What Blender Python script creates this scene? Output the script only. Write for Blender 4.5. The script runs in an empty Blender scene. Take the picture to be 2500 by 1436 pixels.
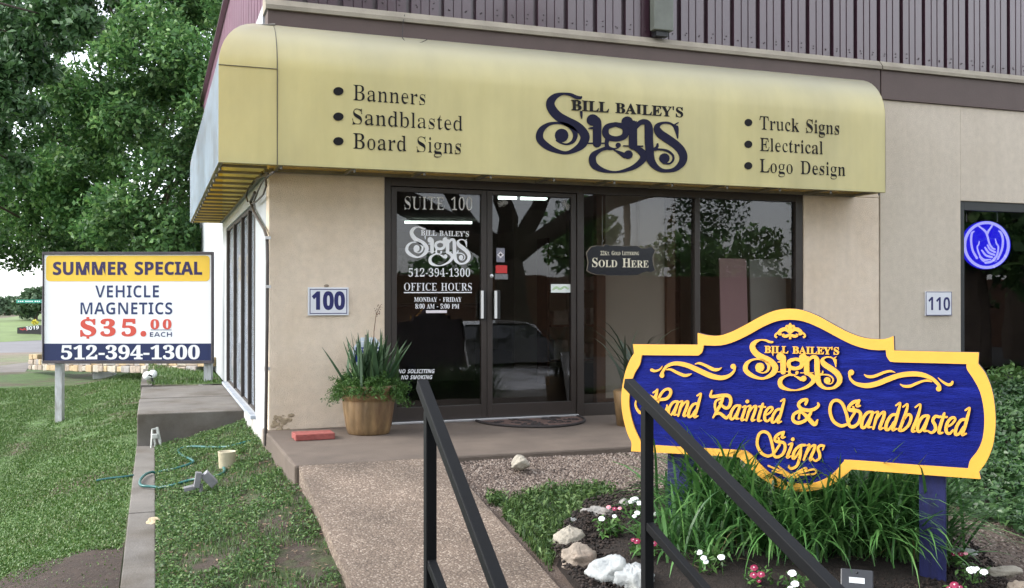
import bpy, math, random
import numpy as np
from mathutils import Vector, Matrix
rad = math.radians
random.seed(7); RNG = np.random.default_rng(11)
SC = bpy.context.scene
# ---------------------------------------------------------------- camera
FPX, YAW, PITCH, ROLL = 2389.5, rad(20.098), rad(0.297), rad(-0.034)
CAM = Vector((-0.912, -8.490, 1.111))
def cam_axes():
    a = Vector((math.sin(YAW)*math.cos(PITCH), math.cos(YAW)*math.cos(PITCH), math.sin(PITCH)))
    r = Vector((math.cos(YAW), -math.sin(YAW), 0)); u = r.cross(a)
    return r*math.cos(ROLL)+u*math.sin(ROLL), u*math.cos(ROLL)-r*math.sin(ROLL), a
CR, CU, CA = cam_axes()
cd = bpy.data.cameras.new("camera"); cam = bpy.data.objects.new("camera", cd); SC.collection.objects.link(cam)
cd.sensor_width = 36; cd.lens = FPX/2500*36; cd.clip_start = 0.05; cd.clip_end = 2000
M = Matrix.Identity(4)
for i in range(3): M[i][0], M[i][1], M[i][2], M[i][3] = CR[i], CU[i], -CA[i], CAM[i]
cam.matrix_world = M; SC.camera = cam
# ---------------------------------------------------------------- sky, sun, exposure
SUN_EL, SUN_AZ = rad(34), rad(-75)          # azimuth from +Y towards +X
w = bpy.data.worlds.new("World"); SC.world = w; w.use_nodes = True
nt = w.node_tree; bg = nt.nodes["Background"]
sky = nt.nodes.new("ShaderNodeTexSky"); sky.sky_type = 'NISHITA'; sky.sun_disc = False
sky.sun_elevation = SUN_EL; sky.sun_rotation = SUN_AZ; sky.dust_density = 1.6; sky.air_density = 1.0; sky.ozone_density = 1.2
hs = nt.nodes.new("ShaderNodeHueSaturation"); hs.inputs['Saturation'].default_value = 0.36
nt.links.new(sky.outputs[0], hs.inputs['Color'])
# a thin bright cloud deck, broken up softly, over the clear sky
wtc = nt.nodes.new("ShaderNodeTexCoord"); wno = nt.nodes.new("ShaderNodeTexNoise"); wno.inputs['Scale'].default_value = 2.2; wno.inputs['Detail'].default_value = 5; nt.links.new(wtc.outputs['Generated'], wno.inputs['Vector'])
wra = nt.nodes.new("ShaderNodeValToRGB"); wra.color_ramp.elements[0].position = .38; wra.color_ramp.elements[0].color = (2.0, 2.15, 2.45, 1); wra.color_ramp.elements[1].position = .62; wra.color_ramp.elements[1].color = (3.3, 3.3, 3.35, 1)
nt.links.new(wno.outputs[0], wra.inputs[0]); wmx = nt.nodes.new("ShaderNodeMix"); wmx.data_type = 'RGBA'; wmx.inputs[0].default_value = .62
nt.links.new(hs.outputs[0], wmx.inputs[6]); nt.links.new(wra.outputs[0], wmx.inputs[7]); nt.links.new(wmx.outputs[2], bg.inputs[0]); bg.inputs[1].default_value = 0.15
sl = bpy.data.lights.new("sun", 'SUN'); so = bpy.data.objects.new("sun", sl); SC.collection.objects.link(so)
sl.energy = .8; sl.angle = rad(22); sl.color = (1.0, 0.95, 0.88)
sd = Vector((math.sin(SUN_AZ)*math.cos(SUN_EL), math.cos(SUN_AZ)*math.cos(SUN_EL), math.sin(SUN_EL)))
so.rotation_euler = sd.to_track_quat('Z', 'Y').to_euler()
SC.view_settings.view_transform = 'Standard'; SC.view_settings.look = 'None'; SC.view_settings.gamma = 1
SC.view_settings.exposure = 2.45
# ---------------------------------------------------------------- photograph geometry: pixel ray to a point on a real plane
def ray(px, py): return CA + CR*((px-1250)/FPX) - CU*((py-718)/FPX)
def on(px, py, n, c):
    n = Vector(n); d = ray(px, py); return CAM + d*((c-CAM.dot(n))/d.dot(n))
def onY(px, py, c=0): return on(px, py, (0,1,0), c)
def onX(px, py, c=0): return on(px, py, (1,0,0), c)
def onZ(px, py, c=0): return on(px, py, (0,0,1), c)
SL = 0.16                                   # the fall of the bed and the walk towards the street
def bedz(y): return SL*(min(y, -1.85)+1.85) if y > -5.3 else -1.0
def onB(px, py, dz=0.0):                      # on the sloping bed
    return on(px, py, (0, -SL, 1), SL*1.85+dz)
# ---------------------------------------------------------------- materials
MATS = {}
def lin(c): return tuple((x/12.92 if x <= .04045 else ((x+.055)/1.055)**2.4) for x in c)
def hexc(s): return lin(tuple(int(s[i:i+2], 16)/255 for i in (0, 2, 4)))
def mat(name, col, rough=.6, var=.12, scale=8, bump=0, bscale=40, metal=0, spec=.5, col2=None, c2scale=3, c2lo=.5, c2hi=.7, island=None, trans=0, tcol=None, emit=0, detail=6, stretch=None, coat=0, streak=0, up_grey=None):
    """procedural material: a base colour, broken up by noise, optional second colour in patches, bump, per-leaf variation"""
    if name in MATS: return MATS[name]
    m = bpy.data.materials.new(name); m.use_nodes = True; MATS[name] = m
    t = m.node_tree; N, L = t.nodes, t.links; b = N["Principled BSDF"]
    b.inputs['Roughness'].default_value = rough; b.inputs['Metallic'].default_value = metal
    b.inputs['Specular IOR Level'].default_value = spec
    if coat: b.inputs['Coat Weight'].default_value = coat; b.inputs['Coat Roughness'].default_value = .08
    tc = N.new('ShaderNodeTexCoord'); mp = N.new('ShaderNodeMapping'); L.new(tc.outputs['Object'], mp.inputs[0])
    if stretch: mp.inputs['Scale'].default_value = stretch
    cur = None
    def rgb(c):
        n = N.new('ShaderNodeRGB'); n.outputs[0].default_value = (*c, 1); return n.outputs[0]
    cur = rgb(col)
    if island:
        g = N.new('ShaderNodeNewGeometry'); r = N.new('ShaderNodeValToRGB'); L.new(g.outputs['Random Per Island'], r.inputs[0])
        e = r.color_ramp.elements; e[0].color = (*island[0], 1); e[1].color = (*island[-1], 1)
        for i, c in enumerate(island[1:-1]): e.new((i+1)/(len(island)-1)).color = (*c, 1)
        cur = r.outputs[0]
    def noise(s, d=detail, ro=.6):
        n = N.new('ShaderNodeTexNoise'); n.inputs['Scale'].default_value = s; n.inputs['Detail'].default_value = d; n.inputs['Roughness'].default_value = ro
        L.new(mp.outputs[0], n.inputs['Vector']); return n.outputs[0]
    if col2:
        r = N.new('ShaderNodeMapRange'); L.new(noise(c2scale), r.inputs[0]); r.inputs[1].default_value = c2lo; r.inputs[2].default_value = c2hi
        mx = N.new('ShaderNodeMix'); mx.data_type = 'RGBA'; L.new(r.outputs[0], mx.inputs[0]); L.new(cur, mx.inputs[6]); mx.inputs[7].default_value = (*col2, 1); cur = mx.outputs[2]
    if var:
        r = N.new('ShaderNodeMapRange'); L.new(noise(scale), r.inputs[0]); r.inputs[1].default_value = .3; r.inputs[2].default_value = .7
        r.inputs[3].default_value = 1-var; r.inputs[4].default_value = 1+var
        mx = N.new('ShaderNodeMix'); mx.data_type = 'RGBA'; mx.blend_type = 'MULTIPLY'; mx.inputs[0].default_value = 1
        L.new(cur, mx.inputs[6]); L.new(r.outputs[0], mx.inputs[7]); cur = mx.outputs[2]
    if streak:                                   # rain runs: noise drawn out vertically
        m2 = N.new('ShaderNodeMapping'); m2.inputs['Scale'].default_value = (9, 9, .35); L.new(tc.outputs['Object'], m2.inputs[0])
        n = N.new('ShaderNodeTexNoise'); n.inputs['Scale'].default_value = 1; n.inputs['Detail'].default_value = 6; L.new(m2.outputs[0], n.inputs['Vector'])
        r = N.new('ShaderNodeMapRange'); L.new(n.outputs[0], r.inputs[0]); r.inputs[1].default_value = .35; r.inputs[2].default_value = .72; r.inputs[3].default_value = 1+streak*.4; r.inputs[4].default_value = 1-streak
        mx = N.new('ShaderNodeMix'); mx.data_type = 'RGBA'; mx.blend_type = 'MULTIPLY'; mx.inputs[0].default_value = 1; L.new(cur, mx.inputs[6]); L.new(r.outputs[0], mx.inputs[7]); cur = mx.outputs[2]
    if up_grey:                                     # a flat grey mixed in wherever the normal points up
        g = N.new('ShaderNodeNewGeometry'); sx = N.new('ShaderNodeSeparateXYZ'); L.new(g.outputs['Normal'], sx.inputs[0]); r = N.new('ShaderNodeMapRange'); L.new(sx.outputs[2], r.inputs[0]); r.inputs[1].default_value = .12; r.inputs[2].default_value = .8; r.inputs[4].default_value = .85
        mx = N.new('ShaderNodeMix'); mx.data_type = 'RGBA'; L.new(r.outputs[0], mx.inputs[0]); L.new(cur, mx.inputs[6]); mx.inputs[7].default_value = (*up_grey, 1); cur = mx.outputs[2]
    L.new(cur, b.inputs['Base Color'])
    if bump:
        bp = N.new('ShaderNodeBump'); bp.inputs['Strength'].default_value = bump; bp.inputs['Distance'].default_value = .02
        L.new(noise(bscale, 8, .65), bp.inputs['Height']); L.new(bp.outputs[0], b.inputs['Normal'])
    if emit:
        b.inputs['Emission Strength'].default_value = emit; L.new(cur, b.inputs['Emission Color'])
    if trans:
        tr = N.new('ShaderNodeBsdfTranslucent'); ms = N.new('ShaderNodeMixShader'); ms.inputs[0].default_value = trans
        (L.new(cur, tr.inputs[0]) if not tcol else setattr(tr.inputs[0], 'default_value', (*tcol, 1))); L.new(b.outputs[0], ms.inputs[1]); L.new(tr.outputs[0], ms.inputs[2]); L.new(ms.outputs[0], N['Material Output'].inputs[0])
    return m
def glass(name, tint, gloss=1.0, rough=0.0):
    if name in MATS: return MATS[name]
    m = bpy.data.materials.new(name); m.use_nodes = True; MATS[name] = m; t = m.node_tree; N, L = t.nodes, t.links
    for n in list(N):
        if n.type == 'BSDF_PRINCIPLED': N.remove(n)
    tr = N.new('ShaderNodeBsdfTransparent'); tr.inputs[0].default_value = (*tint, 1)
    gl = N.new('ShaderNodeBsdfGlossy'); gl.inputs['Roughness'].default_value = rough; gl.inputs[0].default_value = (gloss, gloss, gloss*1.03, 1)
    fr = N.new('ShaderNodeLayerWeight'); fr.inputs[0].default_value = .5; pw = N.new('ShaderNodeMath'); pw.operation = 'POWER'; pw.inputs[1].default_value = 4.0; L.new(fr.outputs['Facing'], pw.inputs[0])
    mu = N.new('ShaderNodeMath'); mu.operation = 'MULTIPLY_ADD'; mu.inputs[1].default_value = .9; mu.inputs[2].default_value = .034; L.new(pw.outputs[0], mu.inputs[0])
    tc = N.new('ShaderNodeTexCoord'); no = N.new('ShaderNodeTexNoise'); no.inputs['Scale'].default_value = 1.3; L.new(tc.outputs['Object'], no.inputs['Vector'])
    bp = N.new('ShaderNodeBump'); bp.inputs['Strength'].default_value = .03; bp.inputs['Distance'].default_value = .05; L.new(no.outputs[0], bp.inputs['Height']); L.new(bp.outputs[0], gl.inputs['Normal'])
    ms = N.new('ShaderNodeMixShader'); L.new(mu.outputs[0], ms.inputs[0]); L.new(tr.outputs[0], ms.inputs[1]); L.new(gl.outputs[0], ms.inputs[2])
    L.new(ms.outputs[0], N['Material Output'].inputs[0]); return m
# ---------------------------------------------------------------- objects
def base_of(o):
    v = Vector((0, 0, 0))
    while o is not None: v += o.location; o = o.parent
    return v
def tag(o, label=None, cat=None, group=None, kind=None):
    for k, v in (('label', label), ('category', cat), ('group', group), ('kind', kind)):
        if v: o[k] = v
    return o
def thing(name, loc, label, cat, group=None):
    o = bpy.data.objects.new(name, None); SC.collection.objects.link(o); o.location = loc; o.empty_display_size = .1
    return tag(o, label, cat, group)
def link_mesh(name, me, m, parent=None, loc=None, smooth=False):
    b = base_of(parent) if parent else Vector(loc or (0, 0, 0))
    if b.length > 0: me.transform(Matrix.Translation(-b))
    o = bpy.data.objects.new(name, me); SC.collection.objects.link(o)
    if parent: o.parent = parent
    elif loc: o.location = loc
    for x in (m if isinstance(m, (list, tuple)) else [m]): me.materials.append(x)
    if smooth: me.polygons.foreach_set('use_smooth', [True]*len(me.polygons))
    return o
class MB:
    """collects boxes, bars, tubes and sheets (world coordinates) into ONE mesh"""
    def __init__(s): s.v, s.f, s.mi = [], [], []
    def add(s, vs, fs, mi=0):
        k = len(s.v); s.v += [tuple(v) for v in vs]; s.f += [tuple(i+k for i in f) for f in fs]; s.mi += [mi]*len(fs); return s
    def box(s, a, b, mi=0):
        x0, y0, z0 = a; x1, y1, z1 = b
        return s.add([(x0,y0,z0),(x1,y0,z0),(x1,y1,z0),(x0,y1,z0),(x0,y0,z1),(x1,y0,z1),(x1,y1,z1),(x0,y1,z1)],
                     [(0,3,2,1),(4,5,6,7),(0,1,5,4),(1,2,6,5),(2,3,7,6),(3,0,4,7)], mi)
    def obox(s, c, U, V, W, hu, hv, hw, mi=0):
        c, U, V, W = Vector(c), Vector(U).normalized()*hu, Vector(V).normalized()*hv, Vector(W).normalized()*hw
        vs = [c+U*a+V*b+W*d for d in (-1, 1) for a, b in ((-1,-1),(1,-1),(1,1),(-1,1))]
        return s.add(vs, [(0,3,2,1),(4,5,6,7),(0,1,5,4),(1,2,6,5),(2,3,7,6),(3,0,4,7)], mi)
    def bar(s, p, q, wd, ht, up=(0,0,1), mi=0):
        p, q = Vector(p), Vector(q); d = (q-p).normalized(); side = d.cross(Vector(up))
        if side.length < 1e-4: side = d.cross(Vector((0, 1, 0)))
        side.normalize(); u2 = side.cross(d)
        return s.obox((p+q)/2, side, u2, d, wd/2, ht/2, (q-p).length/2, mi)
    def tube(s, pts, r, n=8, mi=0, cap=True):
        pts = [Vector(p) for p in pts]; rs = r if isinstance(r, (list, tuple)) else [r]*len(pts); vs, fs = [], []
        prev = None
        for i, p in enumerate(pts):
            d = (pts[min(i+1, len(pts)-1)]-pts[max(i-1, 0)]).normalized()
            if prev is None:
                a = d.cross(Vector((0, 0, 1)));  a = a if a.length > 1e-3 else d.cross(Vector((0, 1, 0)))
            else: a = prev-d*prev.dot(d)
            a.normalize(); b = d.cross(a); prev = a
            vs += [p+(a*math.cos(2*math.pi*k/n)+b*math.sin(2*math.pi*k/n))*rs[i] for k in range(n)]
        for i in range(len(pts)-1):
            for k in range(n): fs.append((i*n+k, i*n+(k+1) % n, (i+1)*n+(k+1) % n, (i+1)*n+k))
        if cap: fs += [tuple(range(n-1, -1, -1)), tuple(range((len(pts)-1)*n, len(pts)*n))]
        return s.add(vs, fs, mi)
    def lathe(s, prof, c, n=32, axis=None, mi=0, rfun=None):
        c = Vector(c); W = Vector(axis or (0, 0, 1)).normalized(); A = W.orthogonal().normalized(); B = W.cross(A); vs, fs = [], []
        for r, z in prof:
            for k in range(n):
                t = 2*math.pi*k/n; rr = r*(rfun(t, z) if rfun else 1); vs.append(c+W*z+(A*math.cos(t)+B*math.sin(t))*rr)
        for i in range(len(prof)-1):
            for k in range(n): fs.append((i*n+k, i*n+(k+1) % n, (i+1)*n+(k+1) % n, (i+1)*n+k))
        return s.add(vs, fs, mi)
    def ball(s, c, r, n=10, sq=(1, 1, 1), mi=0):
        vs, fs = [], []; m = max(4, n//2+1)
        for i in range(m+1):
            ph = math.pi*i/m
            for k in range(n):
                t = 2*math.pi*k/n; vs.append((c[0]+r*sq[0]*math.sin(ph)*math.cos(t), c[1]+r*sq[1]*math.sin(ph)*math.sin(t), c[2]+r*sq[2]*math.cos(ph)))
        for i in range(m):
            for k in range(n): fs.append((i*n+k, (i+1)*n+k, (i+1)*n+(k+1) % n, i*n+(k+1) % n))
        return s.add(vs, fs, mi)
    def grid(s, xs, ys, zf, mi=0):
        vs = [(x, y, zf(x, y)) for y in ys for x in xs]; n = len(xs)
        return s.add(vs, [(j*n+i, j*n+i+1, (j+1)*n+i+1, (j+1)*n+i) for j in range(len(ys)-1) for i in range(n-1)], mi)
    def prism(s, poly, O, U, V, W, h0, h1, mi=0):
        """closed outline (simple polygon in u,v) from height h0 to h1 along W"""
        n = len(poly); O, U, V, W = Vector(O), Vector(U), Vector(V), Vector(W)
        vs = [O+U*a+V*b+W*h for h in (h0, h1) for a, b in poly]
        return s.add(vs, [tuple(range(n-1, -1, -1)), tuple(range(n, 2*n))]+[(i, (i+1) % n, n+(i+1) % n, n+i) for i in range(n)], mi)
    def build(s, name, m, parent=None, loc=None, smooth=False, bevel=0, seg=2):
        me = bpy.data.meshes.new(name); me.from_pydata(s.v, [], s.f); me.update()
        o = link_mesh(name, me, m, parent, loc, smooth)
        if any(s.mi): me.polygons.foreach_set('material_index', s.mi)
        if bevel:
            b = o.modifiers.new('b', 'BEVEL'); b.width = bevel; b.segments = seg; b.limit_method = 'ANGLE'; b.angle_limit = rad(40)
        return o
def quick(name, verts, faces4, m, parent=None, loc=None, smooth=False, nv=4):
    """large numpy mesh of same-size polygons"""
    verts = np.asarray(verts, np.float32)
    b = base_of(parent) if parent else Vector(loc or (0, 0, 0)); verts = verts-np.array(b, np.float32)
    me = bpy.data.meshes.new(name); nf = len(faces4)
    me.vertices.add(len(verts)); me.vertices.foreach_set('co', verts.ravel())
    me.loops.add(nf*nv); me.loops.foreach_set('vertex_index', np.asarray(faces4, np.int32).ravel())
    me.polygons.add(nf); me.polygons.foreach_set('loop_start', np.arange(0, nf*nv, nv, dtype=np.int32))
    me.update(calc_edges=True); me.validate()
    o = bpy.data.objects.new(name, me); SC.collection.objects.link(o)
    if parent: o.parent = parent
    elif loc: o.location = loc
    me.materials.append(m)
    if smooth: me.polygons.foreach_set('use_smooth', np.ones(nf, bool))
    return o
# ---------------------------------------------------------------- leaves and blades
def leaf_geo(P, size, droop=.0, flat=.0, asp=.5, rng=RNG):
    """one four-cornered folded leaf per point; flat=1 lays them level"""
    n = len(P); d = rng.normal(size=(n, 3)); d[:, 2] = d[:, 2]*(1-flat)-droop; d /= np.linalg.norm(d, axis=1)[:, None]
    nn = rng.normal(size=(n, 3)); nn[:, 2] += .6+3*flat; s = np.cross(d, nn); s /= np.linalg.norm(s, axis=1)[:, None]+1e-9
    up = np.cross(s, d); sz = (size*(.6+.8*rng.random(n)))[:, None] if np.isscalar(size) else (np.asarray(size)*(.6+.8*rng.random(n)))[:, None]
    v = np.stack([P-d*sz*.5, P+s*sz*asp*.5+up*sz*.08-d*sz*.05, P+d*sz*.5, P-s*sz*asp*.5+up*sz*.08-d*sz*.05], 1).reshape(-1, 3)
    return v, np.arange(4*n).reshape(-1, 4)
def clump_points(cs, rs, n, rng=RNG, flatten=.75, shell=.35):
    """n points spread over the clumps, more of them towards each clump's surface, broken into sprays"""
    cs, rs = np.asarray(cs, float), np.asarray(rs, float); w_ = rs**2; w_ /= w_.sum()
    idx = rng.choice(len(cs), n, p=w_); d = rng.normal(size=(n, 3)); d /= np.linalg.norm(d, axis=1)[:, None]
    rr = (shell+(1-shell)*rng.random(n)**.6)
    k = np.sin(d[:, 0]*7+idx*1.7)*np.sin(d[:, 1]*7+idx*2.3)*np.sin(d[:, 2]*7+idx*.9); rr = rr*(1+.35*k)
    P = cs[idx]+d*(rs[idx]*rr)[:, None]*np.array([1, 1, flatten])
    return P
def blade_geo(P, h, wd, lean, rng=RNG):
    """grass blades: a bent strip of two quads each"""
    n = len(P); a = rng.random(n)*2*np.pi; d = np.stack([np.cos(a), np.sin(a), 0*a], 1); s = np.stack([-np.sin(a), np.cos(a), 0*a], 1)
    hh = (h*(.5+rng.random(n)))[:, None] if np.isscalar(h) else (h*(.5+rng.random(n)))[:, None]
    l = (lean*rng.random(n))[:, None]; z = np.array([[0, 0, 1.]])
    m_ = P+z*hh*.6+d*hh*l*.35; t = P+z*hh*(1-.35*l)+d*hh*l
    v = np.stack([P-s*wd/2, P+s*wd/2, m_+s*wd*.4, m_-s*wd*.4, t+s*wd*.08, t-s*wd*.08], 1).reshape(-1, 3)
    k = np.arange(n)[:, None]*6
    f = np.concatenate([k+np.array([[0, 1, 2, 3]]), k+np.array([[3, 2, 4, 5]])], 0)
    return v, f
def strap_geo(base, n, L, wd, spread, rng, up=.75, seg=7, az=None, droop=(60, 130)):
    """arching strap leaves from one crown"""
    V, F = [], []
    for i in range(n):
        a = rng.random()*2*math.pi if az is None else az+rng.normal()*.8
        b = np.array(base)+np.array([rng.normal()*spread, rng.normal()*spread, 0]); l = L*(.6+.55*rng.random()); el = rad(90*(1-(1-up)*rng.random()*1.6)); bend = rad(droop[0]+(droop[1]-droop[0])*rng.random())/seg
        p = b.copy(); ww = wd*(.7+.5*rng.random()); tw = rng.normal()*.3
        k0 = len(V)
        for j in range(seg+1):
            d = np.array([math.cos(a)*math.cos(el), math.sin(a)*math.cos(el), math.sin(el)])
            s = np.array([-math.sin(a+tw), math.cos(a+tw), 0]); t = j/seg; w2 = ww*(.55+.9*t if t < .5 else 1)*(1-t**3*.95)/2
            V += [p-s*w2, p+s*w2]; p = p+d*l/seg; el -= bend*(.4+1.2*t)
        F += [(k0+2*j, k0+2*j+1, k0+2*j+3, k0+2*j+2) for j in range(seg)]
    return np.array(V), F
def join_geo(parts):
    V, F, k = [], [], 0
    for v, f in parts:
        v = np.asarray(v); V.append(v); F.append(np.asarray(f)+k); k += len(v)
    return np.concatenate(V), np.concatenate(F)
def rock(name, c, r, m, seed, label=None, group=None, sq=(1, .8, .6), parent=None, cat='stone'):
    rng = np.random.default_rng(seed); bm_v, bm_f = [], []; mb = MB(); mb.ball((0, 0, 0), 1, 44)
    V = np.array(mb.v); nrm = V.copy(); off = np.zeros(len(V))
    for k in range(16):
        d = rng.normal(size=3); d /= np.linalg.norm(d); cut = .62+.3*rng.random(); s = nrm@d; off = np.minimum(off, np.where(s > cut, (cut/np.maximum(s, .01)-1), 0))
    for k in range(14):
        d = rng.normal(size=3)*(3+k*1.6); off += (.05/(1+.25*k))*np.sin(nrm@d+rng.random()*6)
    V = V*(1+off)[:, None]*np.array(sq)*r; a = rng.random()*6.28 if len(sq) < 4 else 0
    R_ = np.array([[math.cos(a), -math.sin(a), 0], [math.sin(a), math.cos(a), 0], [0, 0, 1]]); V = V@R_.T
    mb.v = [tuple(v+np.array(c)) for v in V]
    o = mb.build(name, m, parent, None if parent else c, smooth=True)
    if label: tag(o, label, cat, group)
    return o
# ---------------------------------------------------------------- lettering
GL = {}
def load_glyphs(rows):
    for fo, ch, adv, con in rows: GL[chr(fo)+chr(ch)] = (adv/1000, [[(c[i]/1000, c[i+1]/1000) for i in range(0, len(c), 2)] for c in con])
class Plane:
    """an upright plane: O a point on it, U its rightward direction, N its outward normal"""
    def __init__(s, O, U, N): s.O, s.U, s.N, s.Vv = Vector(O), Vector(U).normalized(), Vector(N).normalized(), Vector((0, 0, 1))
    def hit(s, px, py):
        p = on(px, py, s.N, s.O.dot(s.N))-s.O; return p.dot(s.U), p.z
    def at(s, u, v, h=0): return s.O+s.U*u+s.Vv*v+s.N*h
def slim(contours, d):
    """thins the upright stems of letters by d on each side and leaves their hairlines"""
    out = []
    for c in contours:
        n = len(c); q = []
        for i in range(n):
            best = 0
            for a, b in ((c[i-1], c[i]), (c[i], c[(i+1) % n])):
                ex, ey = b[0]-a[0], b[1]-a[1]; l = math.hypot(ex, ey) or 1; nx = -ey/l
                if l > .012 and abs(nx) > abs(best): best = nx
            q.append((c[i][0]+best*d, c[i][1]))
        out.append(q)
    return out
def fill_curve(contours, offset=0.0):
    if offset < 0: contours, offset = slim(contours, offset), 0.0
    cu = bpy.data.curves.new('c', 'CURVE'); cu.dimensions = '2D'; cu.fill_mode = 'BOTH'; cu.offset = offset; cu.resolution_u = 1
    for c in contours:
        sp = cu.splines.new('POLY'); sp.points.add(len(c)-1); sp.use_cyclic_u = True
        for p, q in zip(sp.points, c): p.co = (q[0], q[1], 0, 1)
    o = bpy.data.objects.new('c', cu); me = bpy.data.meshes.new_from_object(o)
    V = [tuple(v.co) for v in me.vertices]; F = [tuple(p.vertices) for p in me.polygons]
    bpy.data.objects.remove(o); bpy.data.curves.remove(cu); bpy.data.meshes.remove(me)
    return V, F
def slab_from_fill(mb, V, F, f, h0, h1, mi=0):
    """a filled outline mapped by f(x, y, h): its face at h1 and, when h1 > h0, its edge walls down to h0"""
    n = len(V); mb_v = [f(v[0], v[1], h1) for v in V]; fs = list(F)
    cnt = {}
    for q in F:
        for i in range(len(q)):
            e = (q[i], q[(i+1) % len(q)]); cnt[tuple(sorted(e))] = cnt.get(tuple(sorted(e)), []) + [e]
    mb_v += [f(v[0], v[1], h0) for v in V]
    for k, es in cnt.items():
        if len(es) == 1: a, b = es[0]; fs.append((b, a, a+n, b+n))
    mb.add(mb_v, fs, mi)
def text_px(mb, pl, s, x0, y0, x1, y1, cap, font='R', off=0.0, h0=0.0, h1=.0015, slant=0.0, track=0.0, mi=0, small=None):
    """letters from (x0,y0) to (x1,y1) on the photograph's baseline, cap pixels tall, laid on plane pl"""
    u0, v0 = pl.hit(x0, y0); u1, v1 = pl.hit(x1, y1); caph = pl.hit(x0, y0-cap)[1]-v0
    text_uv(mb, pl, s, u0, v0, u1, v1, caph, font, off, h0, h1, slant, track, mi, small)
def text_uv(mb, pl, s, u0, v0, u1, v1, caph, font='R', off=0.0, h0=0.0, h1=.0015, slant=0.0, track=0.0, mi=0, small=None):
    x = 0; cs = []; hi = 0
    for ch in s:
        if ch == ' ': x += .27+track; continue
        sc = 1.0
        if small and ch.islower(): ch = ch.upper(); sc = small
        key = font+ch
        if key not in GL: key = 'R'+ch
        adv, con = GL[key]
        for c in con: cs.append([((px_*sc+x), py_*sc) for px_, py_ in c])
        if ch.isupper() or ch.isdigit(): hi = max(hi, max(p[1] for c in con for p in c)) if sc == 1 else hi
        x += adv*sc+track
    xs = [p[0] for c in cs for p in c]; a, b = min(xs), max(xs); H = GL[font+('E' if font+'E' in GL else 'A')][1]
    caps = max(p[1] for c in H for p in c); sy = caph/caps; sx = (u1-u0)/(b-a)
    V, F = fill_curve(cs, off)
    slab_from_fill(mb, V, F, lambda px_, py_, h: pl.at(u0+(px_-a)*sx+slant*py_*sy, v0+(v1-v0)*(px_-a)/(b-a)+py_*sy, h), h0, h1, mi)
def crom(P, k=6):
    """Catmull-Rom through (x, y, width)"""
    P = [np.array(p, float) for p in P]; out = []
    if len(P) == 2: return [P[0], P[1]]
    Q = [2*P[0]-P[1]]+P+[2*P[-1]-P[-2]]
    for i in range(1, len(Q)-2):
        for j in range(k):
            t = j/k; a, b, c, d = Q[i-1], Q[i], Q[i+1], Q[i+2]
            out.append(.5*((2*b)+(c-a)*t+(2*a-5*b+4*c-d)*t*t+(3*b-a-3*c+d)*t**3))
    out.append(P[-1]); return out
def stroke(mb, f, pts, h0, h1, k=6, mi=0, cap=True):
    """a brush stroke of varying width (pixels of the sketch) mapped by f(x, y, h)"""
    S = crom(pts, k); n = len(S); L_, R_ = [], []
    for i in range(n):
        d = S[min(i+1, n-1)][:2]-S[max(i-1, 0)][:2]; l = np.hypot(*d) or 1; nx, ny = -d[1]/l, d[0]/l; w2 = max(S[i][2], 1)/2
        L_.append((S[i][0]+nx*w2, S[i][1]+ny*w2)); R_.append((S[i][0]-nx*w2, S[i][1]-ny*w2))
    top = [f(x, y, h1) for x, y in L_+R_]; bot = [f(x, y, h0) for x, y in L_+R_]; m2 = 2*n
    fs = [(i, i+1, n+i+1, n+i) for i in range(n-1)]
    if h1 > h0+1e-6:
        fs += [(i, m2+i, m2+i+1, i+1) for i in range(n-1)]+[(n+i+1, m2+n+i+1, m2+n+i, n+i) for i in range(n-1)]+[(0, n, m2+n, m2), (n-1, m2+n-1, m2+2*n-1, 2*n-1)]
    mb.add(top+bot, fs, mi)
    if cap:
        for e in (0, n-1):
            if S[e][2] > 14: disc(mb, f, S[e][0], S[e][1], S[e][2]/2, h0, h1-.00012, mi, 10)
def disc(mb, f, x, y, r, h0, h1, mi=0, n=16, ry=None):
    ry = ry or r; c = [(x+r*math.cos(2*math.pi*k/n), y+ry*math.sin(2*math.pi*k/n)) for k in range(n)]
    vs = [f(a, b, h1) for a, b in c]+[f(a, b, h0) for a, b in c]; fs = [tuple(range(n))]
    if h1 > h0+1e-6: fs += [(i, n+i, n+(i+1) % n, (i+1) % n) for i in range(n)]
    mb.add(vs, fs, mi)
def strokes(mb, f, lst, h0, h1, mi=0, k=6, step=.00015):
    for i, s in enumerate(lst):
        hh = h1+step*i
        if len(s) == 1 and len(s[0]) == 3: disc(mb, f, s[0][0], s[0][1], s[0][2], h0, hh, mi)
        else: stroke(mb, f, s, h0, hh, k, mi)
def crop(ox, oy, sc, pl, dx=0, dy=0):
    """sketch coordinates (an enlarged piece of the photograph) to a point on plane pl"""
    def f(x, y, h):
        u, v = pl.hit(ox+(x+dx)/sc, oy+(y+dy)/sc); return pl.at(u, v, h)
    return f
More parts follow.
